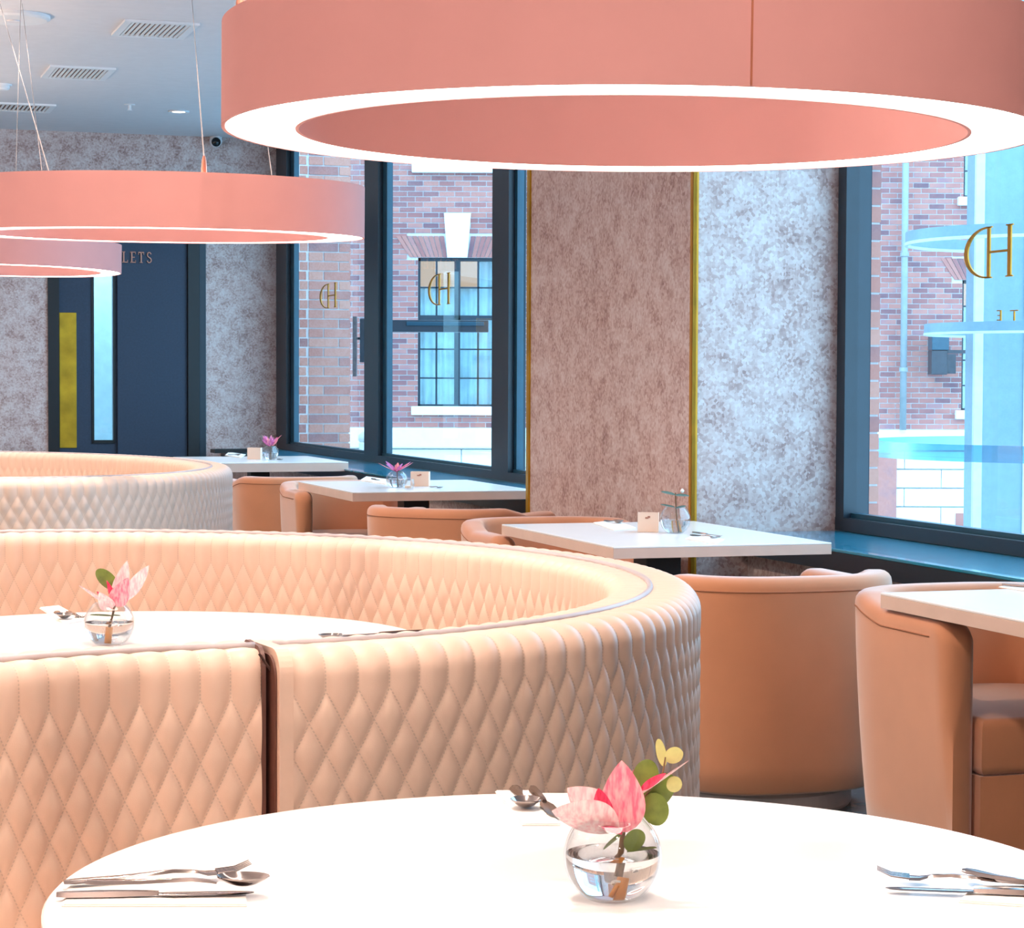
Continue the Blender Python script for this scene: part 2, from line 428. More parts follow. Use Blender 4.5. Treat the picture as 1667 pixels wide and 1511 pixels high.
def small_letter(strokes):
    b = MB()
    for (x0, y0, x1, y1) in strokes:
        ua = onw(x0, y0, WIN)[0]; ub = onw(x1, y0, WIN)[0]; za = onw(x0, y0, WIN)[1]; zb2 = onw(x0, y1, WIN)[1]
        b.box(WIN + 0.017, WIN + 0.0215, ub, ua, zb2, za)
    return b
o = frame_obj('window_lettering', small_letter([(1621, 505, 1622.6, 522), (1616, 505, 1621, 506.6), (1617, 513, 1621, 514.4), (1616, 520.4, 1621, 522)]), M['gold'])
tag(o, 'small reversed letter E on the glass below the large right-hand monogram', 'lettering')
o = frame_obj('window_lettering', small_letter([(1643, 506.6, 1644.6, 522), (1637.5, 505, 1650, 506.6)]), M['gold'])
tag(o, 'small letter T on the glass below the large right-hand monogram, at the picture edge', 'lettering')

# door wall ---------------------------------------------------------------------
def bz(py): return onu(200, py, BACK)[1]
D = bpy.data.objects.new('door_1', None); COL.objects.link(D); D.rotation_euler = (0, 0, PS); D['kind'] = 'structure'
yb = BACK
obj('door_frame', MB().box(dl, bw(96), yb - 0.02, yb + 0.12, 0, dtop).box(bw(96), bw(190), yb - 0.02, yb + 0.12, dtop - 0.08, dtop), M['black'], D)
g0, g1 = bw(150), bw(188)
lf = MB().box(bw(96), g0, yb + 0.03, yb + 0.08, 0.01, dtop - 0.08).box(g1, bw(191), yb + 0.03, yb + 0.08, 0.01, dtop - 0.08)
lf.box(g0, g1, yb + 0.03, yb + 0.08, 0.01, bz(722)).box(g0, g1, yb + 0.03, yb + 0.08, bz(425), dtop - 0.08)
leaf = obj('door_leaf', lf, M['navy'], D)
rim = MB()
for (a, c, e, f_) in ((g0 - .0, g0 + .02, bz(722), bz(425)), (g1 - .02, g1, bz(722), bz(425)), (g0, g1, bz(722), bz(722) + .03), (g0, g1, bz(425) - .03, bz(425))):
    rim.box(a, c, yb + 0.02, yb + 0.085, e, f_)
obj('vision_panel_frame', rim, M['black'], D)
obj('vision_panel', MB().box(g0 + .02, g1 - .02, yb + 0.05, yb + 0.056, bz(722) + .03, bz(425) - .03), M['glass'], D)
obj('push_plate', MB().box(bw(97), bw(125), yb + 0.022, yb + 0.03, bz(729), bz(510), 0.003), M['brass'], D)
struct('lobby_wall', MB().box(bw(60), bw(260), BACK + 1.6, BACK + 1.7, 0, CEIL), M['lobby'])
light('lobby_light', 'POINT', W(BACK + 0.9, bw(170), 2.9), 60, (0.75, 0.95, 1.0), shadow_soft_size=0.15)
P = struct('trim_3', MB().box(bw(191), bw(305), yb + 0.0, yb + 0.06, 0, dtop, 0.004), M['navy'])
struct('trim_4', MB().box(bw(305), bw(324), yb - 0.03, yb + 0.1, 0, dtop, 0.004), M['black'])
struct('trim_5', MB().box(bw(324), dr, yb - 0.015, yb + 0.1, 0, dtop, 0.004), M['frame'])
# TOILETS sign, letters with serifs built from strokes
def letters():
    b = MB(); x0 = bw(252); lw = (bw(252) - bw(199)) / 4.15; z1 = bz(409.5); z0 = bz(427.5); h = z1 - z0
    x = bw(199) - 3 * lw - 0.01
    s = 0.017
    def q(cx, a, c, e, f_): b.box(cx + a * lw, cx + c * lw, yb - 0.012, yb - 0.001, z0 + e * h, z0 + f_ * h)
    def T(cx): q(cx, .38, .54, 0, 1); q(cx, .1, .82, .9, 1); q(cx, .28, .64, 0, .06); q(cx, .1, .16, .75, .9); q(cx, .76, .82, .75, .9)
    def ring(cx, x_c, z_c, rx, rz, a0, a1, n=16, t=.13):
        for i in range(n):
            p = []
            for a in (a0 + (a1 - a0) * i / n, a0 + (a1 - a0) * (i + 1) / n):
                p.append((a, 1))
            P4 = [(cx + (x_c + rx * cos(p[0][0])) * lw, z0 + (z_c + rz * sin(p[0][0])) * h), (cx + (x_c + rx * cos(p[1][0])) * lw, z0 + (z_c + rz * sin(p[1][0])) * h),
                  (cx + (x_c + (rx - t) * cos(p[1][0])) * lw, z0 + (z_c + (rz - t * .7) * sin(p[1][0])) * h), (cx + (x_c + (rx - t) * cos(p[0][0])) * lw, z0 + (z_c + (rz - t * .7) * sin(p[0][0])) * h)]
            b.wprism(P4, yb - 0.012, yb - 0.001)
    def O(cx): ring(cx, .46, .5, .42, .5, 0, 2 * pi, 20)
    def I(cx): q(cx, .38, .54, 0, 1); q(cx, .28, .64, 0, .06); q(cx, .28, .64, .94, 1)
    def L(cx): q(cx, .2, .36, 0, 1); q(cx, .1, .46, .94, 1); q(cx, .1, .8, 0, .08); q(cx, .74, .8, 0, .24)
    def E(cx): q(cx, .2, .36, 0, 1); q(cx, .1, .8, 0, .08); q(cx, .1, .78, .92, 1); q(cx, .3, .66, .46, .54); q(cx, .74, .8, 0, .24); q(cx, .72, .78, .78, 1)
    def S_(cx): ring(cx, .46, .74, .3, .27, .25, pi * 1.5, 12); ring(cx, .46, .26, .32, .27, -pi * .92, pi * .5, 12)
    for i, F in enumerate((T, O, I, L, E, T, S_)): F(x + i * lw * 1.02)
    return b
o = frame_obj('sign_lettering', letters(), M['copper']); tag(o, 'copper-coloured TOILETS lettering on the navy panel beside the far door', 'sign')

# ceiling fittings --------------------------------------------------------------
def ceil_uw(px, py):
    p = at(px, py, CEIL); return (-wy * p.x + wx * p.y, wx * p.x + wy * p.y)
def vent(px, py, label, wd=0.46, ln=0.62):
    u, w = ceil_uw(px, py)
    r = empty('ceiling_vent', W(u, w, CEIL), PS, label, 'air vent', 'air vents in the ceiling')
    b = MB(); t = 0.045; z0, z1 = -0.016, -0.001
    b.box(-wd / 2, wd / 2, -ln / 2, -ln / 2 + t, z0, z1).box(-wd / 2, wd / 2, ln / 2 - t, ln / 2, z0, z1).box(-wd / 2, -wd / 2 + t, -ln / 2 + t, ln / 2 - t, z0, z1).box(wd / 2 - t, wd / 2, -ln / 2 + t, ln / 2 - t, z0, z1)
    obj('vent_frame', b, M['white'], r)
    obj('vent_backing', MB().box(-wd / 2 + t, wd / 2 - t, -ln / 2 + t, ln / 2 - t, -0.004, -0.0005), M['vent_dark'], r)
    first = None
    n = 12
    for i in range(n):
        x = -wd / 2 + t + (wd - 2 * t) * (i + .5) / n
        if first is None:
            first = obj('slat', MB().box(-0.007, 0.007, -ln / 2 + t, ln / 2 - t, -0.014, -0.0045), M['white'], r); first.location.x = x
        else:
            c = first.copy(); COL.objects.link(c); c.parent = r; c.location.x = x
    return r
vent(252, 46, 'slatted air vent in the ceiling, largest and nearest, left of the big pink ring lamp')
vent(127, 117, 'slatted air vent in the ceiling, middle one of the three, further back')
vent(35, 173.5, 'slatted air vent in the ceiling, farthest one, at the left edge of the picture', 0.5, 0.5)
u, w = ceil_uw(291, 181)
r = empty('ceiling_downlight', W(u, w, CEIL), PS, 'small round recessed downlight glowing warm near the back wall', 'ceiling light')
obj('trim_ring', MB().lathe([(0.055, -0.001), (0.085, -0.001), (0.085, -0.012), (0.055, -0.008)], 32, closed=True), M['white'], r, smooth=False)
obj('lens', MB().lathe([(0, -0.004), (0.055, -0.004), (0.055, -0.0005), (0, -0.0005)], 32), M['spot'], r)
light('downlight', 'SPOT', W(u, w, CEIL - 0.02), 20, WARM, spot_size=2.2, shadow_soft_size=0.05)
u, w = ceil_uw(22, 25)
r = empty('ceiling_disc', W(u, w, CEIL), PS, 'flat pale round fitting on the ceiling behind thin cables at upper left', 'ceiling fitting')
obj('disc', MB().lathe([(0, -0.03), (0.2, -0.03), (0.22, -0.02), (0.22, -0.0005)], 40), M['white'], r); obj('hub', MB().lathe([(0, -0.04), (0.04, -0.04), (0.04, -0.031), (0, -0.031)], 24), M['ceiling'], r)
u, w = ceil_uw(4, 137)
r = empty('smoke_detector', W(u, w, CEIL), PS, 'small white round detector on the ceiling at the left edge', 'smoke detector')
obj('base', MB().lathe([(0, -0.012), (0.07, -0.012), (0.07, -0.0005)], 28), M['white'], r); obj('cap', MB().lathe([(0, -0.045), (0.04, -0.045), (0.055, -0.03), (0.055, -0.0125)], 28), M['white'], r)
u, w = ceil_uw(211, 170)
r = empty('sprinkler', W(u, w, CEIL), PS, 'tiny white sprinkler head on the ceiling beside the glowing downlight', 'sprinkler')
obj('rose', MB().lathe([(0, -0.006), (0.045, -0.006), (0.045, -0.0005)], 20), M['white'], r); obj('nozzle', MB().lathe([(0, -0.05), (0.02, -0.048), (0.012, -0.03), (0.012, -0.0065)], 12), M['white'], r)
w_, z_ = onu(347, 233, BACK)
r = empty('security_camera', W(BACK, w_, z_), PS, 'small white security camera with black eye high on the back wall', 'camera')
obj('wall_mount', MB().lathe([(0, 0), (0.05, 0), (0.055, 0.03), (0, 0.03)], 24).xf(Matrix.Translation((0.02, -0.001, 0.05)) @ Matrix.Rotation(pi / 2, 4, 'X')), M['white'], r, smooth=True)
obj('body', MB().lathe([(0, 0), (0.045, 0.005), (0.055, 0.03), (0.05, 0.09), (0, 0.1)], 24).xf(Matrix.Translation((0.01, -0.03, 0.01)) @ Matrix.Rotation(pi / 2, 4, 'X')), M['white'], r, smooth=True)
bm_ = MB(); bm_.lathe([(0, 0), (0.03, 0.004), (0.042, 0.02), (0.04, 0.035), (0, 0.035)], 24).xf(Matrix.Translation((0, -0.17, -0.005)) @ Matrix.Rotation(-pi / 2, 4, 'X'))
obj('lens', bm_, M['camera_black'], r, smooth=True)

# ================================================================== RING LAMPS
def ring_lamp(loc, tx, ty, label, cables, seam=None, R=0.45, RI=0.366, H=0.112):
    r = empty('ring_lamp', loc, 0, label, 'pendant lamp', 'pink ring lamps')
    r.rotation_euler = (ty, -tx, 0)
    n = 128
    obj('outer_band', MB().lathe([(R - 0.004, 0.0), (R, 0.0), (R, H), (R - 0.004, H)], n, closed=True), M['lamp'], r, smooth=False)
    obj('inner_band', MB().lathe([(RI, 0.0), (RI + 0.004, 0.0), (RI + 0.004, H), (RI, H)], n, closed=True), M['lamp'], r)
    obj('top_plate', MB().lathe([(RI + 0.0045, H - 0.03), (R - 0.0045, H - 0.03), (R - 0.0045, H - .026), (RI + 0.0045, H - .026)], n, closed=True), M['lamp'], r)
    obj('diffuser', MB().lathe([(RI + 0.0045, 0.002), (R - 0.0045, 0.002), (R - 0.0045, 0.008), (RI + 0.0045, 0.008)], n, closed=True), M['glow'], r)
    obj('top_diffuser', MB().lathe([(RI + 0.01, H - .0255), (R - 0.01, H - .0255), (R - 0.01, H - .02), (RI + 0.01, H - .02)], n, closed=True), M['upglow'], r)  # added glowing ring hidden on top, throws warm light at the ceiling
    for c in r.children: smooth_angle(c, 0.5)
    if seam is not None:
        a = seam; obj('seam', MB().box(-0.0009, 0.0009, -0.001, 0.0006, 0.001, H).xf(Matrix.Translation((R * cos(a), R * sin(a), 0)) @ Matrix.Rotation(a + pi / 2, 4, 'Z')), M['lamp_seam'], r)
    inv = (Matrix.Translation(Vector(loc)) @ r.rotation_euler.to_matrix().to_4x4()).inverted()
    for (a, top) in cables:
        p0 = Vector(((R - 0.02) * cos(a), (R - 0.02) * sin(a), H))
        p1 = inv @ Vector(top)
        cb = obj('cable', MB().tube([p0 + Vector((0, 0, 0.03)), p1], 0.0016, 6), M['cable'], r)
        obj('cable_grip', MB().lathe([(0, 0), (0.006, 0), (0.005, 0.02), (0.0025, 0.034), (0, 0.034)], 12, p0.x, p0.y).xf(Matrix.Translation((0, 0, H))), M['copper'], cb)
    return r
def rim_angle(loc, px, R=0.43):
    # angles of the rim point seen at column px: near and far
    best = []
    for i in range(720):
        a = i * pi / 360
        P = Vector((loc[0] + R * cos(a), loc[1] + R * sin(a), loc[2])) - Vector((0, 0, EYE))
        x = 833.5 + FPX * P.dot(RT) / P.dot(_f); best.append((abs(x - px), a, P.y))
    best.sort(); near = min(best[:6], key=lambda t: t[2]); far = max(best[:6], key=lambda t: t[2])
    return near[1], far[1]
L1 = (0.13, 2.462, EYE + 0.273); L2 = (-0.777, 4.874, EYE + 0.318); L3 = (-1.995, 8.715, EYE + 0.43)
ring_lamp(L1, -0.007, 0.007, 'large pale pink ring pendant lamp in the foreground, nearest to the camera, white glowing underside',
          [(rim_angle(L1, 372)[0], at(335, -60, CEIL - 0.01)), (rim_angle(L1, 400)[1], at(372, -60, CEIL - 0.01)), (rim_angle(L1, 1600)[1], at(1640, -300, CEIL - 0.01)), (-pi / 3, at(1300, -500, CEIL - 0.01))], seam=rim_angle(L1, 1218)[0])
ring_lamp(L2, -0.006, 0.026, 'middle pink ring pendant lamp above the second booth, in front of the far toilets door',
          [(rim_angle(L2, 335)[0], at(311, -20, CEIL - 0.01)), (rim_angle(L2, 445)[1], at(424, 150, CEIL - 0.01)), (rim_angle(L2, 80)[1], at(0, 6, CEIL - 0.01)), (pi, at(-60, -100, CEIL - 0.01))])
ring_lamp(L3, -0.013, -0.009, 'farthest pink ring pendant lamp, partly hidden at the left edge behind the middle one',
          [(rim_angle(L3, 80)[0], at(36, 6, CEIL - 0.01)), (rim_angle(L3, 20)[1], at(34, 0, CEIL - 0.01)), (pi * .9, at(-60, 0, CEIL - 0.01))])
# no further lamps are built; added uplights light the room out of view
# ================================================================== BOOTHS
PITCHC = 0.0515; HD = 0.0475
def quilt(c, t, t0, B):
    """c channels along, t metres down from the crest. pillow height"""
    q = np.maximum((t - t0) / HD, 0)
    f1 = np.abs(np.sin(pi * (c + q / 2))); f2 = np.abs(np.sin(pi * (c - q / 2)))
    return B * (f1 * f2) ** 0.42
def path_ellipse(cx, cy, a, b, rot, t0, t1, ccw=1, n=4000):
    t = np.linspace(t0, t1, n); x = a * np.cos(t); y = b * np.sin(t)
    X = cx + x * cos(rot) - y * sin(rot); Y = cy + x * sin(rot) + y * cos(rot)
    return np.c_[X, Y]
def resample(P, step_pts):
    d = np.r_[0, np.cumsum(np.linalg.norm(np.diff(P, axis=0), axis=1))]; L = d[-1]
    nc = max(4, int(round(L / PITCHC))); s = np.linspace(0, L, nc * step_pts + 1)
    Q = np.c_[np.interp(s, d, P[:, 0]), np.interp(s, d, P[:, 1])]
    T = np.gradient(Q, axis=0); T /= np.linalg.norm(T, axis=1)[:, None]
    N = np.c_[T[:, 1], -T[:, 0]]
    return Q, N, np.linspace(0, nc, nc * step_pts + 1)
def grid_obj(name, V, UV, m, parent, cap=False):
    ni, nj = V.shape[:2]
    me = bpy.data.meshes.new(name); me.vertices.add(ni * nj); me.vertices.foreach_set('co', V.reshape(-1).astype(np.float32))
    i, j = np.meshgrid(np.arange(ni - 1), np.arange(nj - 1), indexing='ij'); a = (i * nj + j).ravel()
    F = np.c_[a, a + nj, a + nj + 1, a + 1]
    me.loops.add(F.size); me.loops.foreach_set('vertex_index', F.ravel().astype(np.int32))
    me.polygons.add(len(F)); me.polygons.foreach_set('loop_start', (np.arange(len(F)) * 4).astype(np.int32)); me.polygons.foreach_set('loop_total', np.full(len(F), 4, np.int32))
    me.update(calc_edges=True); me.polygons.foreach_set('use_smooth', np.ones(len(F), bool))
    uv = me.uv_layers.new(name='UVMap'); uv.data.foreach_set('uv', UV.reshape(-1, 2)[F.ravel()].ravel().astype(np.float32))
    me.materials.append(m); me.validate(); me.update()
    o = bpy.data.objects.new(name, me); link(o, parent); return o
def profile(side_off, flat, rollr, ztop, zbot, fine_to, dz):
    """list of (normal offset, z, arc t, nx, nz): from the inner edge of the top, over the roll, down the face. offsets grow towards the face side"""
    pr = []
    # flat part of the top
    x0 = side_off - rollr - flat
    nf = max(2, int(flat / dz))
    for k in range(nf): pr.append((x0 + flat * k / nf, ztop, 0, 1))
    na = max(5, int(rollr * pi / 2 / dz) + 1)
    for k in range(na + 1):
        a = pi / 2 * k / na; pr.append((side_off - rollr + rollr * sin(a), ztop - rollr + rollr * cos(a), sin(a), cos(a)))
    z = ztop - rollr
    while z > fine_to: z -= dz; pr.append((side_off, z, 1, 0))
    while z - 0.05 > zbot: z -= 0.05; pr.append((side_off, z, 1, 0))
    pr.append((side_off, zbot, 1, 0))
    pr = np.array(pr); d = np.r_[0, np.cumsum(np.hypot(np.diff(pr[:, 0]), np.diff(pr[:, 1])))]
    return pr, d
def skin(P, sgn, side_off, flat, rollr, ztop, zbot, fine_to, t0, B, name, parent, spc=8, tmax=9.0, taper_ends=True):
    """quilted skin. sgn = +1 faces along N, -1 against it"""
    dz = HD / (spc / 2)
    Q, N, c = resample(P, spc)
    pr, d = profile(side_off, flat, rollr, ztop, zbot, fine_to, dz)
    tc = d - flat                     # arc from where the roll starts
    C, T = np.meshgrid(c, tc, indexing='ij')
    h = quilt(C, np.minimum(T, tmax), t0, B)
    # below tmax channels only
    h *= np.clip((T + flat) / 0.03, 0.15, 1) * (0.5 + 0.5 * np.clip(T / 0.06, 0, 1))
    off = pr[None, :, 0] + h * pr[None, :, 2]; zz = pr[None, :, 1] + h * pr[None, :, 3]
    V = np.empty((len(Q), len(pr), 3)); V[..., :2] = Q[:, None, :] + sgn * N[:, None, :] * off[..., None]; V[..., 2] = zz
    UV = np.empty((len(Q), len(pr), 2)); UV[..., 0] = C; UV[..., 1] = (np.minimum(T, tmax) - t0) / HD
    return grid_obj(name, V, UV, M['leather'], parent), Q, N
def strip_solid(P, sgn, x0, x1, z0, z1, name, m, parent, step=0.03, cap=True):
    """plain solid following the path between normal offsets x0..x1"""
    d = np.r_[0, np.cumsum(np.linalg.norm(np.diff(P, axis=0), axis=1))]; n = max(3, int(d[-1] / step))
    s = np.linspace(0, d[-1], n); Q = np.c_[np.interp(s, d, P[:, 0]), np.interp(s, d, P[:, 1])]
    T = np.gradient(Q, axis=0); T /= np.linalg.norm(T, axis=1)[:, None]; N = np.c_[T[:, 1], -T[:, 0]] * sgn
    b = MB(); vs = []
    for q, nn in zip(Q, N):
        for (x, z) in ((x0, z0), (x1, z0), (x1, z1), (x0, z1)): vs.append((q[0] + nn[0] * x, q[1] + nn[1] * x, z))
    fs = []
    for i in range(n - 1):
        for k in range(4): l = (k + 1) % 4; fs.append((i * 4 + k, i * 4 + l, (i + 1) * 4 + l, (i + 1) * 4 + k))
    fs.append((0, 1, 2, 3)); fs.append(tuple((n - 1) * 4 + k for k in (3, 2, 1, 0)))
    b.add(vs, fs); o = obj(name, b, m, parent); return o
def path_tube(P, sgn, off, z, r, name, m, parent, step=0.03):
    d = np.r_[0, np.cumsum(np.linalg.norm(np.diff(P, axis=0), axis=1))]; n = max(3, int(d[-1] / step))
    s = np.linspace(0, d[-1], n); Q = np.c_[np.interp(s, d, P[:, 0]), np.interp(s, d, P[:, 1])]
    T = np.gradient(Q, axis=0); T /= np.linalg.norm(T, axis=1)[:, None]; N = np.c_[T[:, 1], -T[:, 0]] * sgn
    return obj(name, MB().tube([(q[0] + nn[0] * off, q[1] + nn[1] * off, z) for q, nn in zip(Q, N)], r, 8), m, parent, smooth=True)
ZT = 0.916
def booth(label, P, outward, spc_out, spc_in, out_fine, in_fine, ino=0.13, bulge=0.0085):
    """P runs along the crest; outward = sign of N pointing out of the booth"""
    r = empty('round_booth', (0, 0, 0), 0, label, 'booth', 'round quilted booths')
    so = outward
    # outer shell: crest 0, face at +0.045
    skin(P, so, 0.040, 0.05, 0.040, ZT, 0.10, out_fine, 0.085, bulge, 'outer_shell', r, spc_out)
    # inner cushion: starts at -0.06 from crest and rolls down inwards
    skin(P, -so, ino, ino - 0.075, 0.030, ZT - 0.002, 0.42, in_fine, 0.085, bulge, 'back_cushion', r, spc_in)
    path_tube(P, so, -0.052, ZT + 0.001, 0.006, 'piping', M['piping'], r)
    strip_solid(P, so, -ino + .005, 0.036, 0.10, ZT - 0.035, 'core', M['leather_plain'], r)
    strip_solid(P, so, -0.55, -ino + .003, 0.12, 0.46, 'seat', M['leather_plain'], r)
    strip_solid(P, so, -0.50, 0.02, 0.0, 0.10, 'plinth', M['black'], r)
    return r
# end panel: flat brown-edged board with rounded top closing the end of the wall
def end_panel(Pt, N, T, x0, x1, parent, th=0.022, m=None, z0=0.1, ztop=ZT + 0.004, name='end_panel'):
    b = MB(); rr = 0.035; pts = [(x0, z0), (x1, z0)]
    for k in range(7): a = pi / 2 * k / 6; pts.append((x1 - rr + rr * cos(a), ztop - rr + rr * sin(a)))
    for k in range(7): a = pi / 2 + pi / 2 * k / 6; pts.append((x0 + rr + rr * cos(a), ztop - rr + rr * sin(a)))
    b.wprism(pts, 0, th)
    Mx = Matrix(((N[0], T[0], 0, Pt[0]), (N[1], T[1], 0, Pt[1]), (0, 0, 1, 0), (0, 0, 0, 1)))
    return obj(name, b.xf(Mx), m or M['leather_plain'], parent)
# --- second booth, behind the foreground table
def ell_param(cx, cy, a, b, rot, px, z):
    # parameter of the near crossing with pixel column px at height z
    best = None
    for i in range(7200):
        t = i * pi / 3600; x = a * cos(t); y = b * sin(t)
        Pp = Vector((cx + x * cos(rot) - y * sin(rot), cy + x * sin(rot) + y * cos(rot), z - EYE))
        X = 833.5 + FPX * Pp.dot(RT) / Pp.dot(_f)
        if abs(X - px) < 1.5 and (best is None or Pp.y < best[1]): best = (t, Pp.y)
    return best[0]
E2 = (-0.908, 4.596, 1.204, 1.389, 0.422)
tA = ell_param(*E2, 463, ZT)
P2 = path_ellipse(*E2, tA, tA + pi * 1.42)       # from the gap round the right, the far side and the left
B2 = booth('beige diamond-quilted round booth in the middle, behind the foreground table', P2, 1, 16, 16, 0.40, 0.66)
T = Vector(P2[20] - P2[0]).normalized(); N2 = (T.y, -T.x)
end_panel(P2[0] - np.array(T) * 0.022, N2, T, -0.13, 0.047, B2)
end_panel(P2[0] - np.array(T) * 0.026, N2, T, -0.126, 0.036, B2, th=0.0035, m=M['leather_brown'], ztop=ZT - .006, name='end_face')  # shade put into the colour: brown plate on the less lit end
# --- first booth (its table is the foreground one)
c1 = (-0.074, 2.345); R1 = 1.05
a0 = math.atan2(3.335 - c1[1], -0.405 - c1[0]) - 0.018
P1 = path_ellipse(c1[0], c1[1], R1 + 0.06, R1 + 0.06, 0, a0, a0 + 1.75)
B1 = booth('beige diamond-quilted booth back at lower left, curving towards the camera round the foreground table', P1, 1, 8, 16, 0.7, 0.40, ino=0.105)
T1v = Vector(P1[20] - P1[0]).normalized(); N1 = (T1v.y, -T1v.x)
end_panel(P1[0] - np.array(T1v) * 0.006, N1, T1v, -0.112, 0.045, B1, th=0.006, m=M['leather_brown'])
# dark joint between the two booths
gA = Vector((*(P1[0] - np.array(N1) * 0.10), 0)); gB = Vector((*(P2[0] + np.array(N2) * 0.03), 0))
gm = (gA + gB) / 2; gd = (gB - gA).normalized(); gn = Vector((-gd.y, gd.x, 0))
gj = empty('booth_joint', gm, math.atan2(gd.y, gd.x), 'narrow dark brown leather joint closing the gap between the two nearest booths', 'joint strip')
gap = (gB - gA).length
obj('backing', MB().box(-gap * .42, gap * .42, 0.02, 0.03, 0.02, ZT - 0.05), M['leather_brown'], gj)
obj('zip_strip', MB().box(-0.006, 0.006, 0.004, 0.0195, 0.02, ZT - 0.06), M['zip'], gj)
obj('tie', MB().tube([(-0.022, -0.01, ZT - 0.004), (-0.008, -0.004, ZT - 0.026), (0.0, 0.0, ZT - 0.038), (0.006, 0.0, ZT - 0.03), (0.002, 0.0, ZT - 0.048), (-0.003, 0.0, ZT - 0.046)], 0.0022, 6), M['zip'], gj)
# --- third booth at the far left
E3 = (-2.638, 10.737, 1.153, 1.815, 0.42)
P3 = path_ellipse(*E3, -pi * .85, pi * .75)
B3 = booth('smaller-looking far beige quilted round booth at left, in front of the navy toilets door', P3, 1, 8, 8, 0.5, 0.74)

# ================================================================== ROUND TABLES
def round_table(loc, R, label):
    r = empty('round_table', (loc[0], loc[1], 0), 0, label, 'table')
    o = obj('tabletop', MB().lathe([(0, 0.75), (R - 0.003, 0.75), (R, 0.747), (R, 0.722), (R - 0.003, 0.72), (0, 0.72)], 128), M['white_top'], r); smooth_angle(o, 0.7)
    obj('pedestal', MB().lathe([(0, 0.03), (0.05, 0.03), (0.045, 0.70), (0.12, 0.7195), (0, 0.7195)], 32), M['black'], r, smooth=True)
    obj('foot', MB().lathe([(0, 0), (0.28, 0), (0.28, 0.012), (0.05, 0.03), (0, 0.03)], 48), M['black'], r)
    return r
T1L = (0.081, 2.461); T2L = (-0.84, 4.80)
round_table(T1L, 0.594, 'white round table in the foreground under the largest ring lamp')
round_table(T2L, 0.66, 'white round table inside the middle quilted booth')

# ================================================================== RECTANGULAR TABLES
def rect_table(uL, wL, ln, wd, label, th=0.042, skew=0.0):
    """uL,wL = corner nearest the camera on the aisle side; ln along u, wd along w"""
    r = empty('window_table', W(uL + ln / 2, wL + wd / 2, 0), PS + skew, label, 'table', 'rectangular window tables')
    z1 = 0.75; z0 = z1 - th
    obj('tabletop', MB().box(-wd / 2, wd / 2, -ln / 2, ln / 2, z1 - 0.006, z1, 0.002), M['white_top'], r)
    obj('edge_band', MB().box(-wd / 2, wd / 2, -ln / 2, ln / 2, z0, z1 - 0.0062, 0.001), M['edge'], r)
    obj('pedestal', MB().box(-0.07, 0.07, -0.07, 0.07, 0.02, z0 - 0.0005, 0.004), M['black'], r)
    obj('foot', MB().box(-0.24, 0.24, -0.24, 0.24, 0, 0.0195, 0.006), M['black'], r)
    return r
rect_table(7.166, 2.706, 1.27, 0.835, 'white window table in front of the pier, holding the vase with green leaves', 0.042)
rect_table(11.06, 2.742, 1.28, 1.0, 'pale window table with pinkish edge, left of the pier, holding a pink flower vase', 0.048)
rect_table(4.11, 2.822, 1.30, 0.872, 'white table at the right edge of the picture, over a tan tub chair', 0.042)
rect_table(15.25, 2.72, 1.30, 1.03, 'farthest white window table beside the back wall, behind the far booth', 0.066)

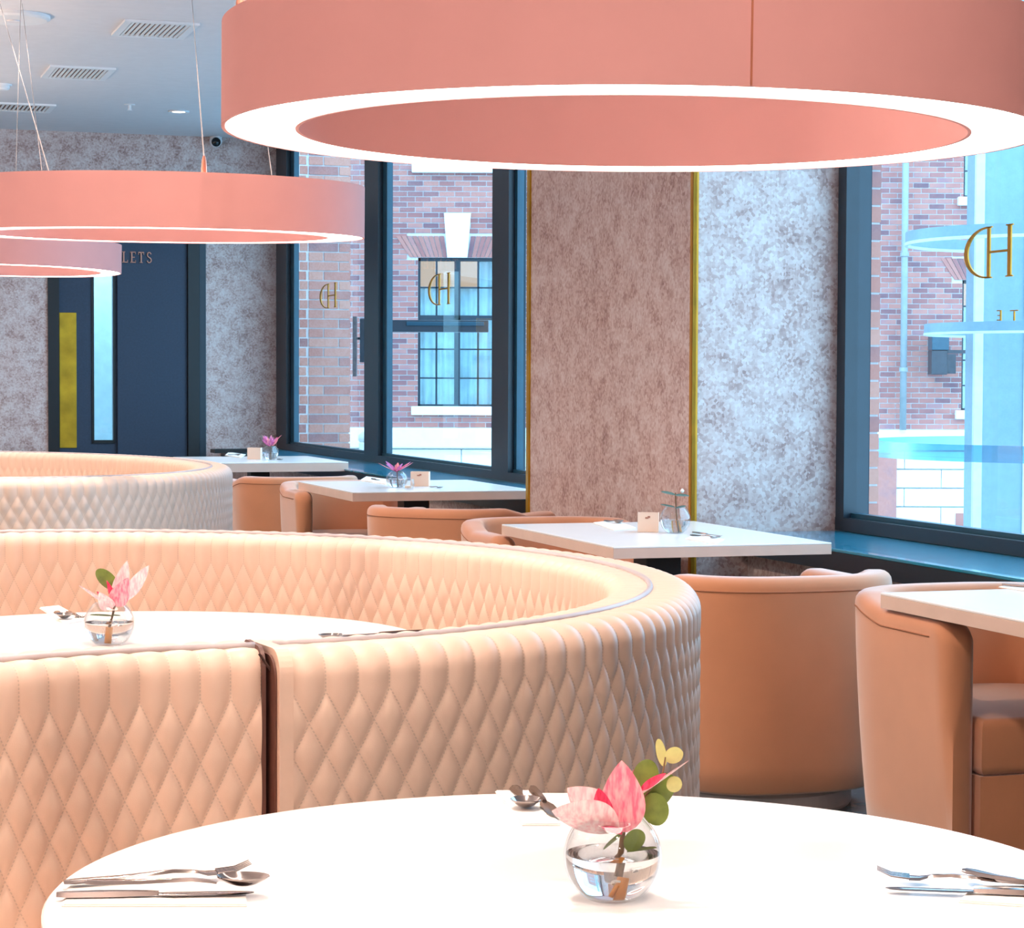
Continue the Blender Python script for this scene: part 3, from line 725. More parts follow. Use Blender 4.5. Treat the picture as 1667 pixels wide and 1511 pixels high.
# ================================================================== TUB CHAIRS
def make_chair(label):
    r = empty('tub_chair', (0, 0, 0), 0, label, 'chair', 'tan velvet tub chairs')
    # centreline U: open towards +y. arms straight then semicircle
    ro, th = 0.39, 0.10; rc = ro - th / 2; arm = 0.36; SE = 2 / 2.7
    def se(a, r): c_, s_ = cos(a), sin(a); return (r * math.copysign(abs(c_) ** SE, c_), r * math.copysign(abs(s_) ** SE, s_))
    pts = []
    for k in range(9): pts.append((rc, arm - arm * k / 9))
    for k in range(49): pts.append(se(-pi * k / 48, rc))
    for k in range(1, 10): pts.append((-rc, arm * k / 9))
    P = np.array(pts); d = np.r_[0, np.cumsum(np.linalg.norm(np.diff(P, axis=0), axis=1))]; n = 90
    s = np.linspace(0, d[-1], n); Q = np.c_[np.interp(s, d, P[:, 0]), np.interp(s, d, P[:, 1])]
    T = np.gradient(Q, axis=0); T /= np.linalg.norm(T, axis=1)[:, None]; N = np.c_[-T[:, 1], T[:, 0]]
    N = np.where((N * (Q - [0, 0.0])).sum(1)[:, None] < 0, -N, N)   # outward
    L = d[-1]; sec = []
    def zrim(y): return 0.737 - 0.034 * min(1, max(0, (y + 0.16) / 0.16))
    for i in range(n):
        e = min(s[i], L - s[i]); capf = math.sqrt(max(0.0, 1 - (1 - min(1, e / 0.05)) ** 2)) if e < 0.05 else 1.0
        q = Q[i]; y = q[1]
        ztop = zrim(y) - 0.05 * max(0.0, 1 - e / 0.07) ** 2
        ring = []
        hw = th / 2 * (0.45 + 0.55 * capf)
        def wall(z):    # outer wall narrows to the base
            t = z / 0.75; return -0.05 * (1 - t) ** 1.8 * (1 if capf > .95 else capf)
        zs = [0.075, 0.085, 0.16, 0.25, 0.36, 0.48, 0.58, 0.66]
        rr = 0.032 * (0.45 + 0.55 * capf)
        for z in zs: ring.append((hw + wall(z) - (0.012 if z < 0.08 else 0), z * (ztop - 0.04) / 0.69 if z > .4 else z))
        for k in range(5): a = pi / 2 * k / 4; ring.append((hw - rr + rr * cos(a) , ztop - rr + rr * sin(a)))
        for k in range(5): a = pi / 2 + pi / 2 * k / 4; ring.append((-hw + rr + rr * cos(a), ztop - rr + rr * sin(a)))
        for z in (0.6, 0.45, 0.3, 0.075): ring.append((-hw - 0.0, z))
        sec.append([(q[0] + N[i][0] * x, q[1] + N[i][1] * x, z) for x, z in ring])
    k = len(sec[0]); vs = [p for r_ in sec for p in r_]; fs = []
    for i in range(n - 1):
        for m_ in range(k): l = (m_ + 1) % k; fs.append((i * k + m_, i * k + l, (i + 1) * k + l, (i + 1) * k + m_))
    fs.append(tuple(range(k))); fs.append(tuple((n - 1) * k + m_ for m_ in range(k - 1, -1, -1)))
    sh = obj('shell', MB().add(vs, fs), M['velvet'], r); smooth_angle(sh, 1.0)
    # seam under the rim
    pt = []
    for i in range(4, n - 4):
        y = Q[i][1]; pt.append((Q[i][0] + N[i][0] * (th / 2 + 0.0005), Q[i][1] + N[i][1] * (th / 2 + 0.0005), zrim(y) - 0.042))
    obj('seam', MB().tube(pt, 0.0022, 6), M['velvet_seam'], r, smooth=True)
    # seat cushion
    ri = ro - th - 0.004; ptsx = [(ri - 0.0, arm - 0.005), (ri, 0)]
    poly = [(ri - .002, arm + 0.01)] + [se(-pi * k / 20, ri) for k in range(21)] + [(-ri + .002, arm + 0.01)]
    b = bmesh.new(); 
    lo = [b.verts.new((x, y, 0.30)) for x, y in poly]; hi = [b.verts.new((x, y, 0.45)) for x, y in poly]
    b.faces.new(hi); b.faces.new(lo[::-1]); m_ = len(poly)
    for i in range(m_): b.faces.new((lo[i], lo[(i + 1) % m_], hi[(i + 1) % m_], hi[i]))
    bmesh.ops.recalc_face_normals(b, faces=b.faces)
    bmesh.ops.bevel(b, geom=[e for e in b.edges if abs(e.verts[0].co.z - e.verts[1].co.z) < 1e-4], offset=0.028, segments=4, profile=0.5, affect='EDGES')
    b.verts.index_update(); mb = MB().add([v.co for v in b.verts], [[v.index for v in f.verts] for f in b.faces]); b.free()
    smooth_angle(obj('seat_cushion', mb, M['velvet'], r), 0.8)
    po = [(x * .99, y * .99 if y < .3 else y - .01) for x, y in poly]
    obj('seat_base', MB().prism(po, 0.085, 0.30), M['velvet'], r)
    obj('plinth', MB().lathe([(0, 0.0), (0.29, 0.0), (0.295, 0.01), (0.295, 0.055), (0.28, 0.074), (0, 0.074)], 48), M['plinth'], r, smooth=False)
    return r
chair0 = make_chair('')
def place(u, w, rz, label, first=False):
    c = chair0 if first else copy_tree(chair0)
    c.location = W(u, w, 0); c.rotation_euler = (0, 0, PS + rz); c['label'] = label; return c
place(6.40, 2.91, 0.0, 'tan velvet tub chair seen from behind, between the middle booth and the right window', True)
place(5.41, 3.21, pi, 'tan tub chair at the right picture edge, half under the cropped table')
place(8.74, 3.05, pi, 'tub chair on the far side of the leaf-vase table, only its rounded rim showing')
place(10.05, 2.99, -0.75, 'tan tub chair left of the pier, low rim before the pink flower table')
place(12.42, 3.06, pi, 'small tan tub chair at the left end of the pinkish-edged table')
place(13.55, 2.98, 0.0, 'far tan tub chair directly right of the far booth')

# ================================================================== TABLEWARE
TZ = 0.75
def table_point(px, py): return at(px, py, TZ)
def cutlery(kind, px0, py0, px1, py1, label, lift=0.0, ln=None, group='cutlery on the tables', tilt=0.0):
    """handle end at pixel 0, head end at pixel 1"""
    a = table_point(px0, py0); c = table_point(px1, py1); d = c - a; L = ln or d.length
    r = bpy.data.objects
    b = MB(); hl = L * 0.6
    def ribbon(st):     # (x, halfwidth, zcentre, thickness)
        vs = []; fs = []
        for (x, w, z, t) in st: vs += [(x, -w, z - t * .4), (x, -w * .6, z + t * .5), (x, w * .6, z + t * .5), (x, w, z - t * .4), (x, 0, z - t * .6)]
        for i in range(len(st) - 1):
            for k in range(5): l = (k + 1) % 5; fs.append((i * 5 + k, i * 5 + l, i * 5 + 5 + l, i * 5 + 5 + k))
        fs.append((0, 1, 2, 3, 4)); fs.append(tuple((len(st) - 1) * 5 + k for k in (4, 3, 2, 1, 0))); b.add(vs, fs)
    if kind == 'knife':
        ribbon([(0, .004, .004, .005), (.01, .0065, .004, .006), (hl * .5, .0065, .004, .0065), (hl * .8, .005, .004, .005), (hl * .86, .004, .004, .004)])
        ribbon([(hl * .85, .006, .003, .0015), (hl, .0095, .003, .0012), (L * .9, .0095, .003, .001), (L * .97, .006, .003, .001), (L, .001, .003, .001)])
    else:
        ribbon([(0, .006, .003, .003), (.012, .0095, .003, .004), (L * .3, .006, .004, .004), (L * .58, .0032, .0075, .004), (L * .68, .0035, .006, .0035), (L * .72, .006, .005, .002)])
        if kind == 'spoon':
            n = 10; m = 16; x0 = L * .86; rx, ry = L * .145, .0205; vs = []; fs = []
            for i in range(n + 1):
                q = i / n
                for j in range(m):
                    t = 2 * pi * j / m; vs.append((x0 + rx * q * cos(t), ry * q * sin(t), .001 + .011 * q * q))
            for i in range(n):
                for j in range(m): l = (j + 1) % m; fs.append((i * m + j, i * m + l, (i + 1) * m + l, (i + 1) * m + j))
            vs += [(x, y, z + .0012) for x, y, z in vs]; K = (n + 1) * m
            fs += [tuple(i + K for i in f[::-1]) for f in fs]
            for j in range(m): l = (j + 1) % m; fs.append((n * m + j, n * m + l, K + n * m + l, K + n * m + j))
            b.add(vs, fs)
        else:
            ribbon([(L * .715, .006, .005, .002), (L * .76, .012, .003, .002), (L * .82, .0125, .003, .002)])
            for k in range(4):
                y = (k - 1.5) * .0068; b2 = [(L * .815, 0.0022, .003, .002), (L * .92, .0017, .005, .0018), (L, .0008, .012, .001)]
                vs = []; fs = []
                for (x, w, z, t) in b2: vs += [(x, y - w, z), (x, y + w, z), (x, y + w, z + t), (x, y - w, z + t)]
                for i in range(2):
                    for q in range(4): l = (q + 1) % 4; fs.append((i * 4 + q, i * 4 + l, i * 4 + 4 + l, i * 4 + 4 + q))
                fs += [(0, 1, 2, 3), (11, 10, 9, 8)]; b.add(vs, fs)
    nm = {'knife': 'table_knife', 'fork': 'table_fork', 'spoon': 'table_spoon'}[kind]
    o = obj(nm, b, M['steel'], smooth=False); smooth_angle(o, 0.9)
    o.location = a + Vector((0, 0, lift)); o.rotation_euler = (0, -tilt, math.atan2(d.y, d.x))
    tag(o, label, {'knife': 'knife', 'fork': 'fork', 'spoon': 'spoon'}[kind], group); return o
def napkin(pts_px, label, h=0.004):
    P = [table_point(x, y) for x, y in pts_px]; c = sum(P, Vector()) / len(P)
    r = empty('napkin', (c.x, c.y, TZ), 0, label, 'napkin')
    q = [(p.x - c.x, p.y - c.y) for p in P]
    obj('lower_fold', MB().prism(q, 0.0003, h * .45), M['paper'], r)
    q2 = [(x * .985 + .001, y * .985 + .001) for x, y in q]
    obj('upper_fold', MB().prism(q2, h * .5, h), M['paper'], r)
    return r

# ---- orchid arrangements
def petal(L, Wd, curl=0.3, cup=0.3, pw=0.8, nu=12, nv=7):
    vs = []; fs = []
    for i in range(nu + 1):
        t = i / nu
        if pw < 0: t = (1 - cos(pi * t)) / 2; wv = Wd / 2 * max(.04, math.sqrt(max(0, 1 - (2 * t - 1) ** 2)))
        else: wv = Wd / 2 * (math.sin(pi * (t ** pw))) ** 0.75 if 0 < t < 1 else (0.10 * Wd if t == 0 else 0.01 * Wd)
        for j in range(nv):
            s = (j / (nv - 1) - .5) * 2
            vs.append((s * wv, curl * L * t * t + cup * wv * s * s, L * t))
    for i in range(nu):
        for j in range(nv - 1): a = i * nv + j; fs.append((a, a + 1, a + nv + 1, a + nv))
    n = len(vs); vs += [(x, y + 0.0006, z) for x, y, z in vs]; fs += [tuple(k + n for k in f[::-1]) for f in fs]
    return vs, fs
def orient(vs, base, tip_dir, face):
    z = Vector(tip_dir).normalized(); y = Vector(face) - z * Vector(face).dot(z); y.normalize(); x = y.cross(z)
    Mx = Matrix(((x.x, y.x, z.x, base[0]), (x.y, y.y, z.y, base[1]), (x.z, y.z, z.z, base[2]), (0, 0, 0, 1)))
    return [tuple(Mx @ Vector(v)) for v in vs]
def part_petal(name, m, parent, base, tip, width, face=(0, 1, 0), curl=0.1, cup=0.25, pw=0.8):
    d = Vector(tip) - Vector(base); vs, fs = petal(d.length, width, curl, cup, pw)
    return obj(name, MB().add(orient(vs, base, d, face), fs), m, parent, smooth=True, fixn=False)
def vase_parts(r, R=0.054, H=0.09, water=0.55):
    rb = R * .55; rt = R * .62; prof = []
    for k in range(17):
        a = -1.06 + (0.92 + 1.06) * k / 16; prof.append((R * cos(a), R * sin(a)))
    z0 = prof[0][1]; prof = [(x, z - z0) for x, z in prof]; sc = H / prof[-1][1]; prof = [(x, z * sc) for x, z in prof]
    prof[-1] = (prof[-1][0] + .001, prof[-1][1] + .001)
    th = 0.0022
    inner = [(max(x - th, .001), z + (0.006 if i == 0 else 0)) for i, (x, z) in enumerate(prof)]
    full = [(0, 0.0002), (prof[0][0], 0.0002)] + prof[1:] + inner[::-1] + [(0, inner[0][1])]
    obj('vase_glass', MB().lathe(full, 48), M['vase_glass'], r, smooth=True)
    zw = H * water
    wp = [(x - .0004, z) for x, z in inner if z < zw and z > 0.002]
    wr = np.interp(zw, [p[1] for p in inner], [p[0] for p in inner]) - .0004
    w = [(0, inner[0][1] + .0003)] + [(x, z + .0003 if i == 0 else z) for i, (x, z) in enumerate(wp)] + [(wr, zw), (0, zw)]
    obj('water', MB().lathe(w, 48), M['water'], r, smooth=False)
    smooth_angle(r.children[-1], 0.8)
    return prof
def flower_vase(name, loc, R, H, label, k, flip=1, cat='vase', petal_mats=None, group='flower vases on the tables', water=.56):
    """k = metres per photo pixel of the drawing unit"""
    r = empty(name, loc, 0, label, cat, group)
    vase_parts(r, R, H, water)
    return r
# vase on the foreground table
vb = table_point(997, 1463); vb.y += 0.0
V1 = flower_vase('flower_vase', (vb.x, vb.y, TZ), 0.0545, 0.0905, 'glass bowl vase with pink orchid and round green leaves on the foreground table', 1)
KX = 0.00067
def q(px, py, d=0.0): return ((px - 997) * KX, d, (1466 - py) * KX * 0.985)
part_petal('petal', M['petal'], V1, q(1013, 1352, -.006), q(1010, 1232, -.014), 0.050, (0, 1, .1), 0.06, -0.35, .75)
part_petal('petal', M['petal_pale'], V1, q(1004, 1346, -.014), q(896, 1304, -.028), 0.050, (0, .9, .6), -0.08, 0.30, .75)
part_petal('petal', M['petal_pale'], V1, q(1000, 1348, .004), q(924, 1282, .014), 0.044, (0, .9, .3), -0.08, 0.3, .8)
part_petal('petal', M['petal'], V1, q(1022, 1335, .012), q(1045, 1248, .028), 0.034, (0, 1, .1), 0.05, -.3, .75)
part_petal('petal', M['petal_pale'], V1, q(1030, 1300, .0), q(1125, 1238, .004), 0.012, (0, .3, 1), 0.04, .3, .8)
part_petal('lip', M['petal_red'], V1, q(1042, 1282, -.006), q(1084, 1254, -.004), 0.010, (0, 1, .4), 0.02, .3, .8)
part_petal('lip', M['petal_red'], V1, q(986, 1340, -.016), q(972, 1276, -.024), 0.022, (0, 1, 0), 0.10, .5, .7)
part_petal('lip', M['petal'], V1, q(990, 1342, -.014), q(982, 1278, -.016), 0.026, (0, 1, 0), 0.05, .4, .7)
part_petal('lip', M['petal_red'], V1, q(1010, 1352, -.020), q(975, 1338, -.03), 0.016, (0, .6, 1), 0.05, .3, .8)
def round_leaf(name, m, parent, base, tip, width, face=(0, 1, .2)):
    return part_petal(name, m, parent, base, tip, width, face, 0.04, 0.2, -1)
round_leaf('leaf', M['leaf'], V1, q(1046, 1300, .012), q(1058, 1236, .016), 0.030)
round_leaf('leaf', M['leaf'], V1, q(1052, 1318, .014), q(1098, 1264, .02), 0.032)
round_leaf('leaf', M['leaf'], V1, q(1060, 1290, .006), q(1074, 1344, .004), 0.030)
round_leaf('leaf', M['leaf_pale'], V1, q(1082, 1246, .01), q(1072, 1200, .012), 0.011)
round_leaf('leaf', M['leaf_pale'], V1, q(1084, 1234, .01), q(1113, 1222, .01), 0.019)
round_leaf('leaf', M['leaf_pale'], V1, q(1086, 1278, .01), q(1112, 1276, .01), 0.019)
round_leaf('leaf', M['leaf'], V1, q(1014, 1352, -.012), q(982, 1378, -.022), 0.020, (0, .5, 1))
round_leaf('leaf', M['leaf'], V1, q(1020, 1382, -.010), q(1044, 1348, -.014), 0.022)
round_leaf('leaf', M['leaf'], V1, q(1020, 1388, 0), q(1070, 1384, .004), 0.016, (0, .4, 1))
obj('stem', MB().tube([q(1004, 1420, 0), q(1011, 1385, 0), q(1014, 1350, 0), q(1040, 1310, .008), q(1080, 1256, .01), q(1084, 1230, .01)], [.0036, .0034, .003, .0014, .001, .0008], 8), M['stem'], V1, smooth=True)
obj('stem_end', MB().tube([q(1004, 1456, -.004), q(1010, 1421, -.001)], .0052, 10), M['stem_orange'], V1, smooth=True)
obj('stem_end', MB().tube([q(994, 1447, -.006), q(1003, 1430, -.006)], .0022, 8), M['stem_orange'], V1, smooth=True)
obj('stem_tie', MB().tube([q(1002 + 6 * cos(a), 1428 + 3 * sin(a * 1.0), -.001 + .0062 * sin(a)) for a in [k * pi / 6 for k in range(13)]], .0012, 6), M['paper'], V1, smooth=True)
# vase on the second round table
vb2 = table_point(178, 1050)
V2 = flower_vase('flower_vase', (vb2.x, vb2.y, TZ), 0.0545, 0.089, 'glass bowl vase with pale pink orchid on the round table inside the middle booth', 1)
K2 = (Vector((vb2.x, vb2.y)).length) / FPX
def q2(px, py, d=0.0): return ((px - 178) * K2, d, (1050 - py) * K2)
part_petal('petal', M['petal_pale'], V2, q2(190, 985, -.005), q2(208, 914, -.01), 0.036, (0, 1, .1), 0.04, -.3, .7)
part_petal('petal', M['petal_pale'], V2, q2(200, 980, .005), q2(241, 922, .01), 0.030, (0, 1, .1), -0.04, .3, .8)
part_petal('petal', M['petal'], V2, q2(190, 985, -.02), q2(212, 940, -.03), 0.042, (0, 1, .1), 0.04, -.3, .6)
part_petal('petal', M['petal_pale'], V2, q2(180, 988, -.01), q2(130, 956, -.02), 0.020, (0, .4, 1), 0.06, .3, .8)
part_petal('petal', M['petal_pale'], V2, q2(184, 990, -.025), q2(168, 962, -.045), 0.034, (0, 1, .3), 0.0, -.3, .6)
part_petal('lip', M['petal_red'], V2, q2(186, 985, -.02), q2(162, 962, -.03), 0.016, (0, 1, .3), 0.0, .3, .6)
part_petal('lip', M['petal_red'], V2, q2(190, 980, -.02), q2(178, 944, -.03), 0.014, (0, 1, .3), 0.0, .3, .6)
round_leaf('leaf', M['leaf'], V2, q2(190, 960, 0), q2(157, 930, 0), 0.034)
round_leaf('leaf', M['leaf'], V2, q2(185, 1003, -.01), q2(150, 1002, -.02), 0.018, (0, .3, 1))
round_leaf('leaf', M['leaf'], V2, q2(185, 1003, 0), q2(198, 1002, -.02), 0.014, (0, .3, 1))
obj('stem', MB().tube([q2(178, 1020, 0), q2(184, 1000, 0), q2(190, 970, 0)], .0024, 8), M['stem'], V2, smooth=True)
obj('stem_end', MB().tube([q2(176, 1040, 0), q2(178, 1020, 0)], .0058, 10), M['stem_orange'], V2, smooth=True)
# vase with leaves on the window table in front of the pier
vb3 = table_point(1099, 868); K3 = vb3.y / FPX
V3 = flower_vase('leaf_vase', (vb3.x, vb3.y, TZ), 0.058, 0.10, 'glass bowl vase with blue-green leaves and no flower, on the window table by the pier', 1, water=.5)
def q3(px, py, d=0.0): return ((px - 1099) * K3, d, (868 - py) * K3)
round_leaf('leaf', M['leaf_teal'], V3, q3(1098, 806, 0), q3(1075, 801, -.02), 0.03, (0, .3, 1))
round_leaf('leaf', M['leaf_teal'], V3, q3(1099, 807, 0), q3(1121, 808, -.02), 0.04, (0, .3, 1))
round_leaf('leaf', M['leaf_teal'], V3, q3(1098, 826, 0), q3(1074, 822, -.02), 0.022, (0, .3, 1))
round_leaf('leaf', M['leaf_teal'], V3, q3(1099, 828, 0), q3(1116, 824, -.02), 0.024, (0, .3, 1))
obj('bud', MB().lathe([(0, 0), (.006, .004), (.008, .01), (.004, .016), (0, .018)], 12).xf(Matrix.Translation(q3(1110, 803))), M['paper'], V3, smooth=True)
obj('stem', MB().tube([q3(1104, 864, 0), q3(1101, 840, 0), q3(1099, 802, 0)], .0024, 8), M['stem'], V3, smooth=True)
obj('stem_end', MB().tube([q3(1106, 864, .01), q3(1101, 846, .005)], .006, 8), M['stem_orange'], V3, smooth=True)
def spiky_flower(loc, R, H, label, spread, hgt, m):
    r = flower_vase('flower_vase', loc, R, H, label, 1)
    rnd = random.Random(int(loc[1] * 100))
    for i in range(13):
        a = 2 * pi * i / 13 + rnd.random() * .3; rr = spread * (0.6 + .4 * rnd.random()); hz = hgt * (0.45 + .55 * rnd.random())
        part_petal('petal', m if i % 3 else M['petal'], r, (0, 0, H * 1.0), (rr * cos(a), rr * sin(a) * .6, H + hz), 0.024, (cos(a), sin(a), .8), 0.12, .3, .8)
    round_leaf('leaf', M['leaf_teal'], r, (0, 0, H), (spread * .3, 0, H - .01), .03, (0, .3, 1))
    obj('stem', MB().tube([(0.005, 0, .012), (0, 0, H + .01)], .0026, 8), M['stem'], r, smooth=True)
    return r
p = table_point(646, 794)
spiky_flower((p.x, p.y, TZ), 0.058, 0.085, 'glass vase with spread magenta flower on the pinkish-edged table left of the pier', 0.115, 0.06, M['petal_magenta'])
p = table_point(440, 749)
spiky_flower((p.x, p.y, TZ), 0.06, 0.10, 'small glass vase with compact magenta flower on the farthest window table', 0.075, 0.10, M['petal_magenta'])

# menu / sugar boxes
def holder(px, py, wpx, hpx, label, dy=0.05, rz=-.12, logo=True):
    p = table_point(px, py); k = p.y / FPX; w = wpx * k; h = hpx * k
    r = empty('sachet_box', (p.x, p.y + dy / 2, TZ), rz, label, 'box', 'small boxes on the window tables')
    t = 0.003
    obj('box_body', MB().box(-w / 2, w / 2, -dy / 2, -dy / 2 + t, 0.0005, h).box(-w / 2, w / 2, dy / 2 - t, dy / 2, 0.0005, h).box(-w / 2, -w / 2 + t, -dy / 2 + t, dy / 2 - t, 0.0005, h).box(w / 2 - t, w / 2, -dy / 2 + t, dy / 2 - t, 0.0005, h).box(-w / 2 + t, w / 2 - t, -dy / 2 + t, dy / 2 - t, 0.0005, .004), M['peach_box'], r)
    if logo: obj('emblem', MB().box(-w * .14, w * .02, -dy / 2 - .0012, -dy / 2 - .0002, h * .70, h * .78).box(-w * .02, w * .10, -dy / 2 - .0012, -dy / 2 - .0002, h * .74, h * .84), M['copper'], r)
    for i in range(4):
        y = -dy / 2 + .008 + i * (dy - .016) / 3
        obj('sachet', MB().box(-w / 2 + .005, w / 2 - .005, y, y + .0015, .0045, h * .93 + .002 * (i % 2)), M['paper'], r)
    return r
holder(1056, 867, 34, 32, 'peach card box with small emblem beside the leaf vase on the pier table', rz=-.1)
holder(684, 792, 30, 24, 'pale card box beside the magenta flower vase left of the pier')
holder(414, 748, 22, 19, 'peach patterned box beside the vase on the farthest table', logo=False)
p = table_point(668, 797)
r = empty('candle_glass', (p.x - .01, p.y, TZ), 0, 'small low glass tealight holder beside the magenta flower vase', 'candle holder')
obj('glass_cup', MB().lathe([(0, .0005), (.026, .0005), (.032, .03), (.028, .055), (.026, .055), (.029, .03), (.024, .006), (0, .006)], 24), M['vase_glass'], r, smooth=True)
obj('candle', MB().lathe([(0, .0065), (.02, .0065), (.02, .02), (0, .02)], 20), M['peach_box'], r)
p0 = table_point(372, 739)
o = empty('black_tray', (p0.x, p0.y + .25, TZ), PS, 'low black tray on the farthest window table, left of the peach box', 'tray')
obj('tray_base', MB().box(-.16, .16, -.1, .1, .0005, .006), M['black'], o); obj('tray_rim', MB().box(-.16, .16, -.1, -.09, .0065, .03).box(-.16, .16, .09, .1, .0065, .03).box(-.16, -.15, -.09, .09, .0065, .03).box(.15, .16, -.09, .09, .0065, .03), M['black'], o)

# foreground table settings
napkin([(100, 1477), (112, 1440), (398, 1440), (402, 1477)], 'white paper napkin under the cutlery at lower left of the foreground table', .003)
cutlery('knife', 92, 1467, 400, 1462, 'steel knife lying lowest in the left-hand cutlery set on the foreground table', .0032, .215)
cutlery('fork', 104, 1449, 421, 1430, 'steel fork with raised tines in the left-hand cutlery set on the foreground table', .006, .21, tilt=.005)
cutlery('spoon', 140, 1455, 458, 1461, 'steel spoon with round bowl at the right end of the left-hand cutlery set', .0105, .205)
napkin([(806, 1290), (862, 1290), (912, 1345), (850, 1345)], 'white folded napkin behind the foreground vase, under a spoon', .003)
cutlery('spoon', 838, 1287, 868, 1343, 'steel spoon on the napkin left of the foreground vase', .0032, .17)
cutlery('knife', 866, 1290, 915, 1345, 'dark reflecting steel knife touching the left side of the foreground vase', .0032, .2)
napkin([(1560, 1470), (1585, 1446), (1740, 1446), (1730, 1482)], 'white napkin at the lower right edge of the foreground table', .003)
cutlery('fork', 1720, 1450, 1497, 1441, 'steel fork pointing left in the right-hand cutlery set of the foreground table', .0045, .2, tilt=.005)
cutlery('knife', 1740, 1466, 1525, 1458, 'steel knife lying flat in the right-hand cutlery set of the foreground table', .0035, .2)
cutlery('spoon', 1570, 1437, 1680, 1466, 'steel spoon lying across the right-hand cutlery set of the foreground table', .012, .16)
# second table
napkin([(64, 991), (95, 988), (138, 1012), (105, 1018)], 'white napkin on the booth table left of the pale orchid vase', .004)
cutlery('spoon', 92, 1000, 112, 1017, 'spoon on the napkin left of the pale orchid vase', .0042, .18)
cutlery('fork', 110, 998, 140, 1014, 'fork lying against the left of the pale orchid vase', .0005, .18)
cutlery('knife', 690, 1030, 500, 1040, 'steel knife on the booth table near the right rim of the booth', .0005, .215)
cutlery('spoon', 650, 1037, 505, 1044, 'steel spoon beside the knife near the right rim of the booth', .0005, .19)
# pier table
napkin([(965, 852), (1000, 848), (1035, 860), (1000, 864)], 'white napkin behind the card box on the pier table', .004)
cutlery('spoon', 985, 850, 1030, 858, 'spoon on the napkin left of the card box on the pier table', .0042, .18)
napkin([(1115, 878), (1130, 872), (1180, 879), (1165, 886)], 'white napkin right of the leaf vase on the pier table', .004)
cutlery('fork', 1125, 874, 1195, 882, 'fork on the napkin right of the leaf vase on the pier table', .0042, .19)
cutlery('knife', 1128, 870, 1200, 879, 'knife beside the fork right of the leaf vase on the pier table', .0042, .2)
# table left of the pier
napkin([(586, 783), (596, 777), (640, 783), (628, 789)], 'white napkin at the left of the magenta flower vase, on the pinkish-edged table', .006)
cutlery('knife', 605, 782, 632, 787, 'knife on the napkin left of the magenta flower vase', .0062, .19)
cutlery('fork', 700, 793, 742, 799, 'fork right of the pale card box on the pinkish-edged table', .0005, .19)
# farthest table
napkin([(366, 742), (372, 737), (400, 741), (392, 746)], 'white napkin on the farthest window table beside the black tray', .006)
cutlery('spoon', 372, 742, 388, 743, 'spoon end on the farthest window table near the black tray', .0062, .18)
cutlery('fork', 452, 748, 470, 752, 'fork right of the vase on the farthest window table', .0005, .18)
# right-hand table
napkin([(1625, 957), (1650, 953), (1720, 962), (1700, 968)], 'white napkin on the cropped table at the right edge', .004)
cutlery('knife', 1632, 956, 1720, 963, 'knife on the napkin of the cropped table at the right edge', .0042, .2)

# ================================================================== OUTSIDE
# brick pier of this building, outside the left window
def bricks_grid(parent, x0, x1, z0, z1, y, bl, bh, joint, m, depth=0.05, stagger=True, limit=300, pick=None, name='brick', jitter=0.004, holes=()):
    rnd = random.Random(11); shared = {}; cand = []
    row = 0; z = z0
    while z + bh - joint < z1 + 1e-6:
        x = x0 - (bl / 2 if (row % 2 and stagger) else 0)
        while x < x1 - 1e-6:
            a, c = max(x, x0), min(x + bl - joint, x1)
            if c - a > 0.02:
                zz0, zz1 = z, z + bh - joint
                # cut around the holes
                segs = [(a, c)]
                for (hx0, hx1, hz0, hz1) in holes:
                    if zz1 > hz0 and zz0 < hz1:
                        ns = []
                        for (p_, q_) in segs:
                            if q_ <= hx0 or p_ >= hx1: ns.append((p_, q_))
                            else:
                                if p_ < hx0: ns.append((p_, hx0))
                                if q_ > hx1: ns.append((hx1, q_))
                        segs = ns
                for (p_, q_) in segs:
                    if q_ - p_ > 0.015: cand.append((p_, q_, zz0, zz1))
            x += bl
        z += bh; row += 1
    if pick: cand.sort(key=pick)
    solo = cand[:limit]; rest = cand[limit:]
    for (a, c, e, g) in solo:
        key = (round(c - a, 3), round(g - e, 3))
        if key not in shared:
            L, H = key; s = depth; mb = MB().box(-L / 2, L / 2, -s, 0, -H / 2, H / 2, 0.0)
            me = bpy.data.meshes.new(name); me.from_pydata(mb.v, [], mb.f); me.materials.append(m); me.update(); shared[key] = me
        o = bpy.data.objects.new(name, shared[key]); link(o, parent); o.location = ((a + c) / 2, y + rnd.uniform(-jitter, 0), (e + g) / 2)
    if rest:
        mb = MB()
        for (a, c, e, g) in rest: dy = rnd.uniform(-jitter, 0); mb.box(a, c, y - depth + dy, y + dy, e, g)
        o = obj(name + '_stuff' if False else 'brickwork', mb, m, parent, kind='stuff', fixn=False)
    return len(solo)
UB = 20.9
wa, wb, wc_ = onu(503, 500, UB)[0], onu(570, 500, UB)[0], onu(480, 500, UB)[0]
PR = empty('brick_pier', (0, 0, 0), PS, 'tall near brick pier outside the left window, large courses', 'brick pier')
obj('core', MB().box(wc_ - .3, wb - .01, UB + .007, UB + 0.6, -3.5, 5.5), M['mortar'], PR)
bricks_grid(PR, wa, wb, 0.55, 4.0, UB + 0.03, 0.30, 0.092, 0.014, M['brick_near'], 0.034)
bricks_grid(PR, wc_ - .25, wa - .014, 0.55, 4.0, UB + 0.038, 0.15, 0.092, 0.014, M['brick_near'], 0.034, limit=150)
wz = onu(585, 700, UB)
o = empty('stone_finial', W(UB - .35, onu(588, 700, UB)[0], onu(588, 772, UB)[1] - .3), 0, 'white rounded stone post outside the left window beside the brick pier', 'stone post')
